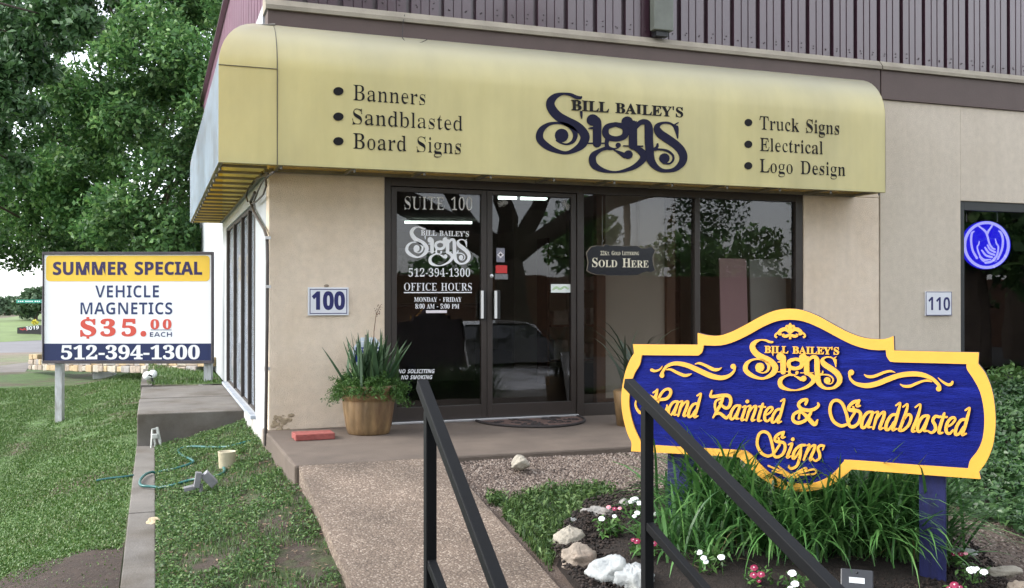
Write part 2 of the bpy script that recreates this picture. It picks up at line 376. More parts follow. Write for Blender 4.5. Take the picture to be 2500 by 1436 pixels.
LOGO = [
 [(775,222,40),(715,212,48),(640,178,42),(540,166,32),(440,195,75),(375,255,108),(360,320,118),(395,400,122),(470,480,125),(580,545,128),(700,605,130),(790,670,120),(842,765,125),(800,870,112),(700,945,75),(580,985,45),(460,965,60),(330,905,88),(230,820,98),(210,740,98),(245,655,80),(330,592,50),(430,572,35),(540,580,35),(630,620,48),(695,690,66),(705,760,62),(670,830,48),(590,866,25),(510,850,25),(448,812,32)],
 [(515,745,95)], [(770,225,10),(780,220,40),(795,200,12)], [(788,422,35),(790,460,30),(796,512,8)],
 [(945,530,80)], [(985,500,70),(1010,560,110),(1008,700,115),(1008,855,115)], [(890,645,14),(960,640,40)], [(880,853,18),(1130,853,18)],
 [(1265,590,62),(1375,622,78),(1408,690,88),(1375,762,82),(1265,793,74),(1155,762,82),(1122,690,88),(1155,622,78),(1265,590,62)],
 [(1425,560,80)], [(1395,600,50),(1430,560,60),(1465,555,45)],
 [(1150,800,60),(1140,860,50),(1160,915,55),(1240,930,25),(1300,915,18)], [(1300,880,35)],
 [(1150,915,50),(1050,950,50),(960,1015,85),(942,1090,98),(980,1170,92),(1100,1230,55),(1250,1252,28),(1400,1228,48),(1540,1170,70),(1640,1080,90),(1650,1010,100),(1590,945,85),(1510,900,70)],
 [(1240,945,15),(1320,985,45),(1390,1025,70)], [(1440,1010,60)],
 [(1505,590,110),(1505,750,112),(1505,885,115)], [(1440,620,60),(1500,580,50),(1550,555,20)], [(1375,888,16),(1640,893,16)],
 [(1530,650,50),(1610,565,70),(1690,565,80),(1722,640,110),(1725,800,112),(1735,940,112),(1745,1060,112),(1790,1150,90),(1880,1220,60),(1980,1235,45),(2090,1212,65),(2180,1130,95),(2203,1040,110),(2168,950,115),(2090,870,115),(1980,790,115),(1880,720,110),(1838,650,90),(1855,600,60),(1920,570,32),(2000,572,30),(2060,605,28),(2105,680,40),(2122,780,18)],
 [(2090,610,20),(2118,640,34),(2124,780,14)], [(2075,600,20),(2130,568,16)],
 [(1845,862,22),(1838,905,34),(1790,935,34)], [(1770,945,32),(1880,938,26),(1980,958,30),(2055,1020,28),(2058,1090,28),(2010,1135,24),(1930,1128,26)], [(1940,1062,70)]]
def logo_flat(x, y): return x, y-.062*(x-1200)      # the sketch of the logo is sheared by the view: level it
# outlines of the letters used: font, character, advance, contours (x, y thousandths of the body size)
GLYPHS = [
(82,36,384,[[170,-39,170,33,98,39,42,55,42,112,100,93,170,85,170,220,112,241,73,266,49,299,42,341,50,385,76,419,117,441,170,451,170,510,213,510,213,451,278,444,331,426,313,377,266,392,213,400,213,265,287,238,313,222,331,202,343,178,347,148,338,105,312,72,269,48,213,36,213,-39],[170,280,170,399,138,393,117,382,104,366,99,346,103,322,115,305,136,291],[213,88,247,95,271,106,284,123,289,144,285,166,273,182,250,195,213,206]]),
(82,39,151,[[57,306,44,480,107,480,94,306]]),
(82,45,216,[[27,154,27,206,189,206,189,154]]),
(82,46,180,[[89,-9,74,-7,60,1,51,15,48,36,51,57,60,71,74,79,89,81,106,79,119,71,129,57,132,36,129,15,119,1,106,-7]]),
(82,48,375,[[188,-7,133,1,91,24,60,61,39,111,27,171,23,241,27,311,39,371,60,420,91,456,133,479,189,486,242,479,283,456,314,419,336,370,348,310,353,240,348,171,336,110,314,61,283,24,241,1],[188,37,210,43,227,61,237,91,246,155,248,240,246,326,237,390,227,419,211,437,189,443,166,437,150,419,139,390,130,326,127,240,130,155,139,91,150,61,166,43]]),
(82,49,375,[[65,0,65,36,120,36,135,38,146,45,152,58,154,79,154,416,108,365,87,351,67,346,52,349,40,359,31,375,28,396,74,412,132,447,179,482,254,482,254,79,261,47,271,38,288,36,343,36,343,0]]),
(82,50,375,[[24,0,24,69,123,171,187,245,206,277,218,307,224,338,226,371,223,405,212,427,196,441,174,445,145,438,126,416,116,380,112,329,77,333,50,344,32,365,26,396,30,419,43,441,63,459,92,474,129,483,174,486,240,479,288,456,318,421,328,375,319,329,291,281,238,220,154,138,87,74,244,74,263,77,279,86,292,101,300,120,305,141,345,141,341,0]]),
(82,51,375,[[163,-7,117,-4,81,5,53,18,34,35,23,54,19,74,23,96,36,113,54,123,76,126,82,89,99,62,125,46,158,40,180,42,199,49,216,61,230,79,238,105,241,139,234,174,214,202,181,221,137,227,95,227,95,269,140,269,178,275,204,296,220,327,225,367,221,400,211,424,193,440,169,445,148,441,133,430,122,413,116,391,111,341,75,345,47,356,30,374,24,401,34,434,62,461,108,480,173,486,237,479,286,458,309,436,323,409,328,377,320,335,298,301,265,275,225,256,279,238,305,222,326,201,340,174,345,138,341,101,329,70,312,44,288,25,261,10,230,1]]),
(82,52,375,[[121,0,121,36,140,36,161,38,179,44,191,58,195,84,195,125,9,125,9,166,199,480,293,480,293,169,363,169,363,125,293,125,293,84,297,58,309,44,327,38,348,36,357,36,357,0],[56,169,195,169,195,287,196,351,199,416,189,394,174,366,158,338,146,319]]),
(82,53,375,[[165,-7,119,-4,84,5,58,18,40,35,30,54,27,75,31,95,42,109,59,118,81,121,88,83,97,66,111,52,130,43,154,40,176,43,195,50,212,63,226,83,234,111,237,148,231,192,213,223,184,241,146,247,103,243,71,235,40,247,62,480,316,480,319,357,281,357,275,380,267,399,258,404,244,406,105,406,94,281,126,288,168,291,238,282,293,256,319,228,335,192,340,148,336,108,324,75,306,48,282,27,255,12,226,1]]),
(82,56,375,[[183,-7,132,-2,91,11,60,31,38,57,25,88,20,122,27,162,47,193,79,219,119,242,83,267,57,296,41,327,36,364,39,395,50,423,70,449,99,469,140,482,191,486,254,478,299,453,325,415,334,369,328,333,310,305,281,282,244,260,296,230,330,199,349,166,355,127,350,88,335,55,310,29,256,2],[203,283,224,298,239,317,247,340,250,370,243,407,222,436,206,444,187,447,163,442,145,426,134,402,130,372,135,341,149,318,172,300],[187,32,218,37,241,55,257,82,262,116,256,146,239,170,208,192,164,216,143,199,126,178,115,152,111,120,116,84,132,56,156,38]]),
(82,57,375,[[152,-7,116,-4,88,4,67,17,53,33,45,51,42,69,44,83,50,94,61,102,75,107,87,80,103,56,126,41,156,36,194,48,223,84,242,145,251,230,234,212,212,198,186,188,155,185,103,194,60,220,40,248,28,282,24,324,28,369,42,409,64,441,95,466,133,481,177,486,223,480,264,463,298,433,323,390,340,332,345,261,343,207,334,157,321,111,301,72,274,39,241,14,200,-2],[184,233,206,236,224,245,239,260,251,278,245,352,231,403,209,432,181,441,156,434,137,413,125,377,121,328,128,275,149,244]]),
(82,58,180,[[89,278,74,281,60,289,51,303,48,324,51,345,60,359,74,367,89,369,106,367,119,359,129,345,132,324,129,303,119,289,106,281],[89,-9,74,-7,60,1,51,15,48,36,51,57,60,71,74,79,89,81,106,79,119,71,129,57,132,36,129,15,119,1,106,-7]]),
(82,65,437,[[-9,0,-9,18,9,21,24,30,36,47,49,75,206,466,224,465,384,87,411,34,425,22,443,18,443,0,229,0,229,18,259,21,277,30,283,46,273,81,253,132,103,132,79,71,76,59,75,48,80,32,96,21,124,18,128,18,128,0],[113,161,242,161,177,319]]),
(82,66,443,[[16,0,16,17,45,22,62,32,72,51,75,82,75,369,69,412,62,425,51,433,15,439,15,455,220,455,297,449,352,429,385,396,396,351,384,302,348,268,287,247,360,223,404,185,418,132,413,93,397,61,371,35,314,9,238,0],[182,252,188,252,234,257,263,272,279,301,285,345,281,385,269,412,248,428,216,434,198,432,188,425,182,391],[222,24,259,30,283,49,296,81,301,128,295,176,277,208,245,225,197,231,182,231,182,65,184,46,190,33,202,26]]),
(82,67,468,[[257,-11,193,-3,137,20,91,56,56,104,34,162,26,228,34,294,56,351,92,399,139,435,195,458,259,465,309,459,367,440,388,435,408,443,419,465,437,465,437,308,420,308,392,364,356,407,313,434,265,443,212,430,174,389,151,321,144,226,152,138,177,74,219,36,278,24,318,29,358,45,395,71,428,106,447,89,395,33,332,0]]),
(82,68,496,[[20,0,20,17,47,21,63,30,71,46,74,75,74,374,71,407,61,426,43,435,15,439,15,455,222,455,296,449,357,429,405,396,440,351,461,295,468,228,453,128,408,57,333,14,228,0],[222,24,262,30,295,47,319,75,343,139,351,229,343,318,319,382,279,420,223,433,202,431,190,423,184,409,182,385,182,72,184,48,190,34,202,27]]),
(82,69,442,[[14,0,14,17,44,20,62,30,72,48,75,78,75,369,72,405,62,425,44,435,16,439,16,455,399,455,399,320,383,320,369,373,340,406,295,424,232,430,200,428,191,424,186,417,183,388,183,246,193,246,232,252,259,269,277,300,288,345,304,345,304,118,287,118,282,154,273,181,259,201,241,213,216,220,185,222,183,222,183,67,185,47,192,35,206,29,230,28,276,30,313,39,345,53,371,75,393,105,411,143,430,143,402,0]]),
(82,70,404,[[15,0,15,17,45,23,62,34,72,53,75,84,75,375,71,405,61,423,43,433,14,439,14,455,394,455,394,320,377,320,369,357,355,385,336,406,310,420,275,428,230,431,200,429,186,421,182,398,182,247,190,247,229,253,256,270,274,301,284,347,302,347,302,118,285,118,274,168,257,200,229,218,189,224,182,224,182,81,188,43,196,31,210,24,257,17,257,0]]),
(82,71,508,[[268,-10,200,-3,141,19,93,55,57,103,35,161,28,229,35,295,57,352,93,399,139,435,195,458,257,465,311,459,369,441,388,436,406,443,419,465,437,465,437,308,420,308,403,346,382,379,357,406,329,426,299,439,267,443,214,430,176,389,153,322,146,228,154,135,180,67,206,37,238,19,275,13,308,16,328,27,339,45,343,71,343,128,339,154,329,170,309,179,275,182,275,198,500,198,500,182,473,179,457,171,449,155,446,128,446,29,357,0]]),
(82,72,523,[[15,0,15,17,45,22,62,32,72,50,75,81,75,379,71,406,62,424,44,434,16,439,16,455,242,455,242,439,204,432,193,425,187,415,182,379,182,251,342,251,342,379,337,415,331,425,320,432,282,439,282,455,507,455,507,439,478,434,461,424,452,407,449,379,449,81,452,52,461,33,478,22,507,17,507,0,282,0,282,17,311,21,329,31,339,49,342,81,342,221,182,221,182,81,185,50,194,32,212,22,242,17,242,0]]),
(82,73,261,[[13,0,13,17,42,23,61,32,72,49,75,75,75,387,72,412,63,427,45,435,13,439,13,455,244,455,244,439,214,435,196,427,186,412,183,387,183,77,187,44,194,34,206,26,246,17,246,0]]),
(82,75,510,[[16,0,16,17,45,22,63,32,72,50,75,81,75,379,72,406,63,424,45,434,17,439,17,455,242,455,242,439,205,432,194,425,187,415,183,379,183,234,321,373,342,398,349,418,334,434,291,439,291,455,486,455,486,439,477,439,436,430,392,404,345,361,271,285,463,46,487,25,519,17,519,0,281,0,281,17,306,18,322,21,331,27,334,34,329,47,316,66,199,214,183,198,183,81,186,50,195,32,213,22,242,17,242,0]]),
(82,76,426,[[15,0,15,17,45,22,62,32,72,50,75,81,75,379,71,407,62,425,44,434,16,439,16,455,250,455,250,439,208,434,196,427,188,416,182,379,182,83,185,47,191,37,200,31,234,28,278,31,315,40,345,56,370,80,391,112,409,154,427,154,402,0]]),
(82,77,634,[[14,0,14,17,43,22,61,32,72,50,75,79,75,382,71,416,64,426,53,432,15,439,15,455,185,455,317,142,449,455,617,455,617,439,590,433,573,423,563,405,560,378,560,85,565,43,571,31,582,23,617,17,617,0,396,0,396,17,433,25,443,32,450,44,455,83,455,399,288,0,270,0,105,389,105,80,109,48,120,30,139,20,169,17,169,0]]),
(82,78,494,[[403,-11,107,350,107,79,110,49,119,31,136,21,167,17,167,0,18,0,18,17,54,23,65,30,71,41,76,79,76,388,36,433,18,439,18,455,156,455,391,169,391,377,386,414,379,425,369,431,331,439,331,455,480,455,480,439,450,434,433,425,425,407,422,377,422,-11]]),
(82,79,525,[[261,-11,213,-6,169,7,129,29,94,58,66,93,45,134,32,179,28,228,32,276,45,321,66,362,95,397,130,426,170,448,216,462,265,466,313,462,357,448,397,427,431,399,459,364,481,323,494,277,498,228,494,179,481,134,459,93,430,58,395,29,355,7,310,-6],[265,12,315,26,351,66,372,133,379,228,371,321,348,389,324,419,294,437,260,443,210,430,174,389,152,322,145,228,153,135,177,67,201,37,230,18]]),
(82,80,418,[[15,0,15,17,45,22,62,32,72,50,75,81,75,379,71,406,62,424,44,434,16,439,16,455,214,455,287,452,336,440,366,422,390,398,404,367,409,332,404,296,390,266,367,240,314,214,242,206,182,206,182,81,185,50,194,32,212,22,242,17,242,0],[182,230,201,230,244,235,272,253,287,283,292,329,288,375,275,406,252,425,216,431,199,429,189,424,184,414,182,398]]),
(82,82,473,[[15,0,15,17,45,22,62,32,72,50,75,81,75,379,71,406,62,424,44,434,16,439,16,455,217,455,305,448,367,426,395,403,412,372,417,334,406,285,372,248,315,224,432,50,452,26,463,19,478,17,480,17,480,0,338,0,201,212,182,212,182,81,185,50,194,32,212,22,242,17,242,0],[182,234,203,234,249,240,280,258,298,290,304,336,295,389,268,421,224,431,202,429,190,422,184,409,182,385]]),
(82,83,390,[[43,-11,43,158,62,158,83,94,111,50,149,24,197,15,231,20,257,36,273,60,279,89,273,117,255,140,225,160,163,191,112,221,77,253,56,289,50,332,54,370,67,403,88,429,115,449,148,462,185,466,229,461,282,448,291,446,300,445,313,450,320,466,339,466,339,319,322,319,310,354,293,385,272,410,248,429,222,441,194,445,163,440,140,426,125,406,120,380,124,356,137,336,159,319,189,303,253,273,290,253,317,233,337,211,350,188,357,162,359,133,354,93,339,58,314,29,281,8,240,-6,192,-10,158,-8,126,1,98,9,85,12,69,7,61,-11]]),
(82,84,423,[[92,0,92,17,123,21,142,31,152,50,156,81,156,433,149,433,102,426,65,403,41,367,29,318,11,318,11,455,410,455,410,317,394,317,381,368,357,404,319,426,269,433,263,433,263,81,267,49,276,30,296,21,328,17,328,0]]),
(82,85,492,[[248,-13,192,-8,147,6,114,29,91,61,78,103,73,155,73,379,70,406,61,424,43,434,15,439,15,455,240,455,240,439,202,432,192,425,185,415,181,379,181,140,186,88,203,51,232,29,275,22,326,31,363,56,385,99,392,159,392,378,389,406,379,423,360,433,328,439,328,455,474,455,474,439,448,432,433,421,425,404,422,378,422,181,418,118,403,69,380,32,346,7,302,-8]]),
(82,89,426,[[101,0,101,17,131,22,148,32,157,50,161,81,161,179,46,387,29,414,14,429,1,435,-13,438,-13,455,207,455,207,438,195,438,167,432,158,425,156,416,164,392,248,226,333,366,345,389,349,408,343,424,326,435,298,438,295,438,295,455,439,455,439,438,423,434,409,424,383,392,268,203,268,81,271,50,280,32,298,22,328,17,328,0]]),
(82,97,344,[[255,-10,226,-5,208,10,200,35,168,11,133,-4,95,-9,64,-4,40,11,25,34,20,63,25,91,39,115,63,136,119,164,199,190,199,241,196,266,187,282,171,292,148,296,115,290,104,274,113,257,123,231,120,215,110,202,95,194,77,191,59,194,45,203,36,218,33,236,37,259,49,278,69,295,95,308,126,316,162,318,223,312,263,292,285,259,293,210,293,62,295,40,304,34,320,42,329,28,294,-1],[151,34,174,41,199,63,199,169,154,151,127,123,118,84,122,56,133,39]]),
(82,98,361,[[43,-11,43,388,41,414,37,428,26,436,8,439,8,455,138,455,138,279,175,308,221,318,254,313,284,299,308,276,326,245,338,208,342,166,337,118,323,75,300,40,270,13,233,-4,192,-10,148,-1,105,28,53,-11],[183,14,213,23,232,49,242,95,245,160,242,213,231,251,212,273,184,280,169,277,155,270,144,257,138,242,138,69,143,38,158,20]]),
(82,99,293,[[156,-10,119,-5,87,11,59,35,38,68,24,106,19,150,25,196,40,237,64,271,96,297,133,313,175,319,218,314,250,298,271,275,277,245,275,228,266,215,253,207,236,204,214,209,201,225,196,251,197,261,197,271,190,290,169,297,138,285,118,248,112,187,118,123,137,76,166,48,204,38,239,47,271,72,285,60,248,21,205,-2]]),
(82,100,370,[[140,-10,107,-5,78,10,53,35,35,66,23,104,19,147,24,196,36,237,55,272,81,297,112,313,146,318,189,309,223,280,223,401,220,419,212,430,198,437,176,439,176,455,319,455,319,75,325,41,335,32,353,28,353,11,294,6,223,-10,223,39,201,12,173,-5],[171,28,187,31,202,41,215,56,223,76,223,242,217,257,206,270,191,278,174,281,147,273,130,250,121,210,118,153,120,98,130,58,146,36]]),
(82,101,301,[[154,-10,117,-5,85,10,58,35,37,69,24,109,19,157,24,201,38,240,59,273,87,298,120,313,157,318,209,309,249,280,274,234,283,173,283,166,117,166,127,97,154,56,199,42,237,53,270,86,285,73,248,27,205,-1],[116,192,201,192,201,215,199,252,193,277,181,292,161,297,136,286,121,255,116,203]]),
(82,103,327,[[146,-140,89,-136,48,-122,22,-100,14,-75,20,-54,38,-38,69,-26,35,-1,24,30,28,54,42,74,67,92,102,110,58,135,31,169,22,212,27,242,40,268,60,289,88,305,120,315,157,318,196,315,233,304,317,304,317,268,268,268,286,237,291,203,288,176,276,151,258,131,234,116,205,106,172,103,157,103,142,104,126,102,112,94,104,84,101,71,111,55,141,49,175,49,223,47,259,40,285,29,303,13,312,-9,316,-37,311,-67,296,-92,272,-113,219,-133],[157,124,178,130,190,146,197,173,199,211,197,249,190,276,178,292,157,297,137,292,124,276,117,249,114,211,117,173,124,146,137,130],[161,-116,218,-111,252,-94,263,-66,260,-51,249,-41,231,-36,205,-34,97,-34,79,-52,73,-73,79,-89,95,-103,122,-113]]),
(82,105,198,[[101,362,81,366,65,376,54,393,50,412,54,432,65,449,81,460,101,463,120,460,137,449,147,432,151,412,147,393,136,376,120,366],[18,0,18,16,35,19,45,26,51,37,52,56,52,252,47,285,37,291,20,293,21,310,148,310,148,56,154,26,164,19,180,16,180,0]]),
(82,107,359,[[17,0,17,16,35,19,45,26,51,38,52,56,52,398,47,429,38,436,20,439,21,455,148,455,148,169,227,248,240,264,244,278,235,290,209,293,206,293,206,310,345,310,345,293,308,284,275,260,222,209,346,34,360,21,376,16,376,0,211,0,211,16,217,16,234,20,239,32,232,49,163,147,148,134,148,56,154,26,164,19,180,16,180,0]]),
(82,108,199,[[18,0,18,16,35,19,45,26,51,37,52,56,52,398,47,429,38,436,20,439,20,455,148,455,148,56,154,26,164,19,180,16,180,0]]),
(82,110,381,[[18,0,18,16,35,19,45,26,51,37,52,56,52,253,46,284,36,291,19,294,19,310,148,310,148,267,175,296,207,313,243,318,292,306,321,271,330,212,330,56,332,38,337,26,347,19,363,16,363,0,202,0,202,16,207,16,223,21,232,34,235,56,235,217,229,258,219,268,203,271,173,262,148,235,148,56,154,26,164,19,180,16,180,0]]),
(82,111,336,[[169,-10,127,-5,90,11,60,37,38,70,24,110,19,154,24,199,38,239,60,272,90,297,127,313,168,318,209,313,245,298,275,273,298,240,312,200,317,154,312,108,298,69,275,36,245,11,210,-5],[169,11,193,18,209,39,217,81,220,154,217,227,208,271,192,292,169,299,144,292,128,271,120,227,117,154,120,82,128,39,144,18]]),
(82,114,287,[[18,0,18,16,35,19,45,26,51,37,52,56,52,252,51,273,46,285,37,291,20,293,21,310,146,310,146,252,165,280,187,301,210,314,233,318,258,315,275,304,286,287,289,266,287,248,278,234,265,225,248,222,233,224,222,231,207,250,199,257,189,260,175,255,162,241,152,220,149,192,149,56,152,37,159,25,173,19,197,16,197,0]]),
(82,115,288,[[151,-10,122,-6,87,6,73,9,60,4,51,-9,36,-9,36,105,53,105,66,68,87,39,112,21,140,15,162,18,179,27,189,40,192,58,183,84,156,105,107,130,76,148,54,169,41,193,37,220,44,259,65,291,98,312,141,319,166,316,199,308,206,306,213,305,223,308,230,319,244,319,244,222,228,222,215,254,196,277,174,291,149,296,130,294,116,286,108,274,105,259,107,244,115,232,146,212,191,189,221,172,241,151,253,127,257,95,250,51,228,18,194,-3]]),
(82,116,228,[[124,-9,89,-4,66,10,53,36,48,71,48,279,20,279,20,300,88,369,129,424,144,424,144,310,208,310,208,279,144,279,144,82,149,51,157,43,168,40,189,49,206,75,222,66,198,24,165,-1]]),
(82,117,375,[[131,-10,91,-3,65,17,51,51,46,97,46,248,39,282,29,291,11,294,11,310,142,310,142,74,144,58,151,46,162,38,177,36,205,43,228,66,228,248,226,269,221,283,209,291,189,294,189,310,324,310,324,70,326,51,331,39,342,33,360,30,360,13,300,7,228,-10,228,40,209,19,186,3,160,-7]]),
(78,48,384,[[191,-7,139,1,96,22,64,59,42,108,29,168,24,240,28,312,40,373,62,421,93,457,136,480,191,487,244,480,286,458,318,422,341,373,355,312,359,240,355,168,343,107,321,59,290,23,247,1],[191,75,214,80,231,93,244,116,255,168,259,240,255,312,244,363,231,386,214,400,191,405,169,400,151,386,139,363,128,312,125,240,128,168,139,117,151,94,169,80]]),
(78,49,384,[[176,0,176,277,177,323,179,373,164,358,144,340,89,296,40,357,194,480,277,480,277,0]]),
(78,51,384,[[164,-7,90,0,26,19,26,105,90,82,153,74,199,79,229,93,246,115,251,146,249,164,241,180,227,192,206,200,136,208,99,208,99,285,136,285,175,288,204,294,223,304,235,317,242,332,244,350,240,373,228,390,207,401,175,404,143,401,116,393,73,369,26,439,57,458,92,473,134,483,183,486,249,479,300,456,324,434,338,406,343,372,336,327,313,293,280,268,240,253,240,251,291,238,327,216,350,183,357,140,352,100,337,65,311,35,274,12,225,-2]]),
(78,57,384,[[120,-7,87,-6,55,-2,55,79,83,75,113,73,166,77,205,92,233,114,251,144,262,181,267,222,263,222,246,201,225,183,197,171,156,167,118,171,86,184,58,206,38,236,26,274,21,318,26,367,41,407,65,441,98,465,138,480,185,485,231,479,273,462,309,434,336,393,354,340,360,275,354,193,346,154,333,117,315,83,290,53,260,28,221,9,175,-3],[185,244,206,247,224,255,250,280,257,295,259,311,251,355,241,374,227,390,209,400,187,404,160,399,138,383,124,357,120,320,124,288,136,265,156,249]]),
(78,65,463,[[0,0,169,482,293,482,463,0,354,0,319,114,144,114,109,0],[170,199,295,199,259,311,251,340,240,375,232,407,223,374,212,336,204,311]]),
(78,67,428,[[255,-7,187,1,133,24,91,61,62,110,45,170,39,239,46,307,65,367,97,417,141,455,197,478,264,486,335,477,404,453,371,370,317,392,290,399,264,402,228,397,198,382,175,358,151,306,144,238,151,171,172,120,195,97,226,83,264,78,323,85,386,103,386,18,324,-1]]),
(78,69,376,[[60,0,60,480,336,480,336,396,162,396,162,291,324,291,324,208,162,208,162,84,336,84,336,0]]),
(78,71,486,[[262,-7,196,0,141,21,97,56,65,105,45,166,39,240,46,311,68,371,104,420,153,456,215,479,289,486,365,478,432,457,398,375,348,394,289,402,247,397,212,381,183,357,162,325,148,285,144,238,147,194,156,155,173,123,197,98,229,83,269,78,305,80,333,85,333,185,242,185,242,269,433,269,433,21,354,1]]),
(78,72,514,[[60,0,60,480,162,480,162,291,352,291,352,480,453,480,453,0,352,0,352,207,162,207,162,0]]),
(78,73,261,[[21,0,21,58,80,85,80,395,21,422,21,480,240,480,240,422,181,395,181,85,240,58,240,0]]),
(78,75,446,[[60,0,60,480,162,480,162,260,181,288,202,316,332,480,445,480,277,267,446,0,330,0,205,202,162,171,162,0]]),
(78,76,379,[[60,0,60,480,162,480,162,84,357,84,357,0]]),
(78,77,633,[[60,0,60,480,199,480,312,113,314,113,435,480,573,480,573,0,478,0,478,227,479,279,481,335,483,375,480,375,357,0,263,0,148,376,145,376,148,336,150,278,151,223,151,0]]),
(78,78,546,[[60,0,60,480,189,480,397,120,399,120,396,187,394,253,394,480,486,480,486,0,357,0,148,363,145,363,149,294,151,226,151,0]]),
(78,79,535,[[267,-7,196,1,139,24,95,61,63,111,45,171,39,241,45,311,63,371,95,420,139,456,196,479,268,487,339,479,396,456,440,420,471,370,490,310,496,240,490,171,471,110,440,61,396,24,339,1],[267,79,307,83,338,98,361,122,382,173,389,240,382,308,361,359,338,383,307,398,268,402,229,398,198,383,175,359,153,308,146,240,153,173,175,122,198,98,229,83]]),
(78,80,422,[[60,0,60,480,214,480,270,475,315,462,349,440,373,410,387,373,392,330,387,289,374,252,351,219,316,193,268,176,206,171,162,171,162,0],[162,254,195,254,234,258,264,271,282,293,289,326,280,365,253,388,208,396,162,396]]),
(78,82,443,[[60,0,60,480,200,480,260,476,308,464,345,444,371,416,386,380,392,336,388,305,379,278,365,256,346,237,302,209,443,0,330,0,216,184,162,184,162,0],[162,267,195,267,238,271,267,283,283,304,289,333,283,362,266,382,236,393,193,396,162,396]]),
(78,83,370,[[167,-7,95,1,31,22,31,117,102,90,138,80,175,77,207,81,228,92,240,108,244,128,237,153,217,172,150,207,114,225,77,253,61,272,48,293,39,319,36,350,41,390,56,423,80,450,131,477,199,486,235,484,270,478,341,453,308,373,249,394,195,402,170,398,151,388,140,373,136,353,141,330,158,313,226,277,289,241,312,220,329,196,340,168,343,133,338,93,323,59,297,31,262,10,219,-2]]),
(78,84,389,[[144,0,144,395,13,395,13,480,375,480,375,395,245,395,245,0]]),
(78,85,508,[[252,-7,193,-1,145,15,107,42,79,78,63,121,57,171,57,480,158,480,158,186,165,136,183,103,213,85,255,79,297,85,327,105,344,138,349,187,349,480,451,480,451,169,445,122,429,80,401,44,363,16,313,-1]]),
(78,86,437,[[163,0,0,480,103,480,193,194,200,167,211,125,218,89,225,125,236,167,243,194,334,480,437,480,273,0]])
]
load_glyphs(GLYPHS)
def logo(mb, pl, u0, v0, u1, v1, h0, h1, off=.02, words=True, rot=0):
    """the swash logo (SIGNS under BILL BAILEY'S) inside the box u0..u1, v0..v1 of plane pl"""
    X0, X1, Y0, Y1 = 158, 2258, 212, 1240
    c, s = math.cos(rot), math.sin(rot); cx, cy = (u0+u1)/2, (v0+v1)/2
    def f(x, y, h):
        x, y = logo_flat(x, y); a = u0+(x-X0)/(X1-X0)*(u1-u0)-cx; b = v1-(y-Y0)/(Y1-Y0)*(v1-v0)-cy
        return pl.at(cx+a*c-b*s, cy+a*s+b*c, h)
    strokes(mb, f, LOGO, h0, h1, k=7)
    if words:
        P2 = Plane(f(655, 396, 0), f(2200, 494, 0)-f(655, 396, 0), pl.N); P2.Vv = P2.N.cross(P2.U)
        W_ = (f(2200, 494, 0)-f(655, 396, 0)).length; ch = (f(655, 256, 0)-f(655, 396, 0)).length
        text_uv(mb, P2, "BILL BAILEY'S", 0, 0, W_, 0, ch, 'R', off, h0, h1+.0001)
# ================================================================ materials of the place
STUCCO = mat('stucco', (.74,.625,.505), .85, .06, 14, .7, 120, col2=(.69,.56,.425), c2scale=1.3, c2lo=.45, c2hi=.75, streak=.035)
STUCCO_G = mat('stucco_pale', (.60,.53,.44), .85, .06, 14, .7, 120, col2=(.555,.485,.395), c2scale=1.0, c2lo=.45, c2hi=.75, streak=.04)
SIDEW = mat('side_paint', (.38,.405,.43), .7, .08, 1.5, .2, 90, col2=(.55,.50,.46), c2scale=.8, c2lo=.6, c2hi=.85)
BROWN = mat('brown_band', (.085,.058,.052), .6, .10, 3, .1, 60)
LEDGE = mat('ledge', (.27,.24,.19), .8, .15, 4, .2, 60, col2=(.22,.19,.15), c2scale=2.5, c2lo=.5, c2hi=.8)
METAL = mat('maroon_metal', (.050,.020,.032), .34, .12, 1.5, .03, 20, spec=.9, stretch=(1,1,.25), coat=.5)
BRONZE = mat('bronze_frame', (.022,.015,.012), .42, .12, 6, .03, 40, spec=.6)
BLACKFR = mat('black_frame', (.014,.015,.017), .45, .12, 6, 0)
ALU = mat('aluminium', (.62,.62,.64), .35, .08, 6, metal=.9)
CONC = mat('concrete', (.122,.095,.076), .85, .16, 2.6, .3, 90, col2=(.076,.059,.048), c2scale=1.2, c2lo=.45, c2hi=.75)
CONC_D = mat('old_concrete', (.145,.134,.122), .9, .2, 2.5, .4, 70, col2=(.088,.074,.058), c2scale=1.7, c2lo=.45, c2hi=.68)
AWN = mat('awning_vinyl', (.62,.555,.265), .30, .10, 2.2, .04, 3, spec=.6, col2=(.55,.50,.26), c2scale=1.3, c2lo=.45, c2hi=.75, trans=.18, tcol=(.75,.52,.08), stretch=(1,1,.45), streak=.045, up_grey=(.30,.30,.245))
AWN_OLD = mat('awning_vinyl_faded_sky_tint', (.26,.36,.47), .4, .22, 4, .08, 9, spec=.6, col2=(.13,.17,.20), c2scale=2.8, c2lo=.52, c2hi=.78, trans=.30, tcol=(.85,.56,.07), stretch=(1,.35,1), streak=.25)  # faded side vinyl; the sky's reflection is put into its blue tone
INK = mat('dark_ink', (.008,.007,.009), .6, 0, spec=.2)
NAVY = mat('navy_ink', (.005,.005,.026), .55, 0, spec=.22)
FRAMEST = mat('awning_frame', (.16,.15,.13), .6, .2, 8, .1, 60)
GLASS = glass('tinted_glass', (.80,.80,.79)); GLASS_S = mat('side_pane_pale', (.30,.34,.40), .18, .25, 1.2, 0, spec=.8, col2=(.22,.24,.26), c2scale=1.1, c2lo=.5, c2hi=.62)  # side pane: opaque pale blue-grey with patches of a darker grey
WHITEV = mat('white_vinyl', (.82,.83,.86), .5, 0, emit=0)
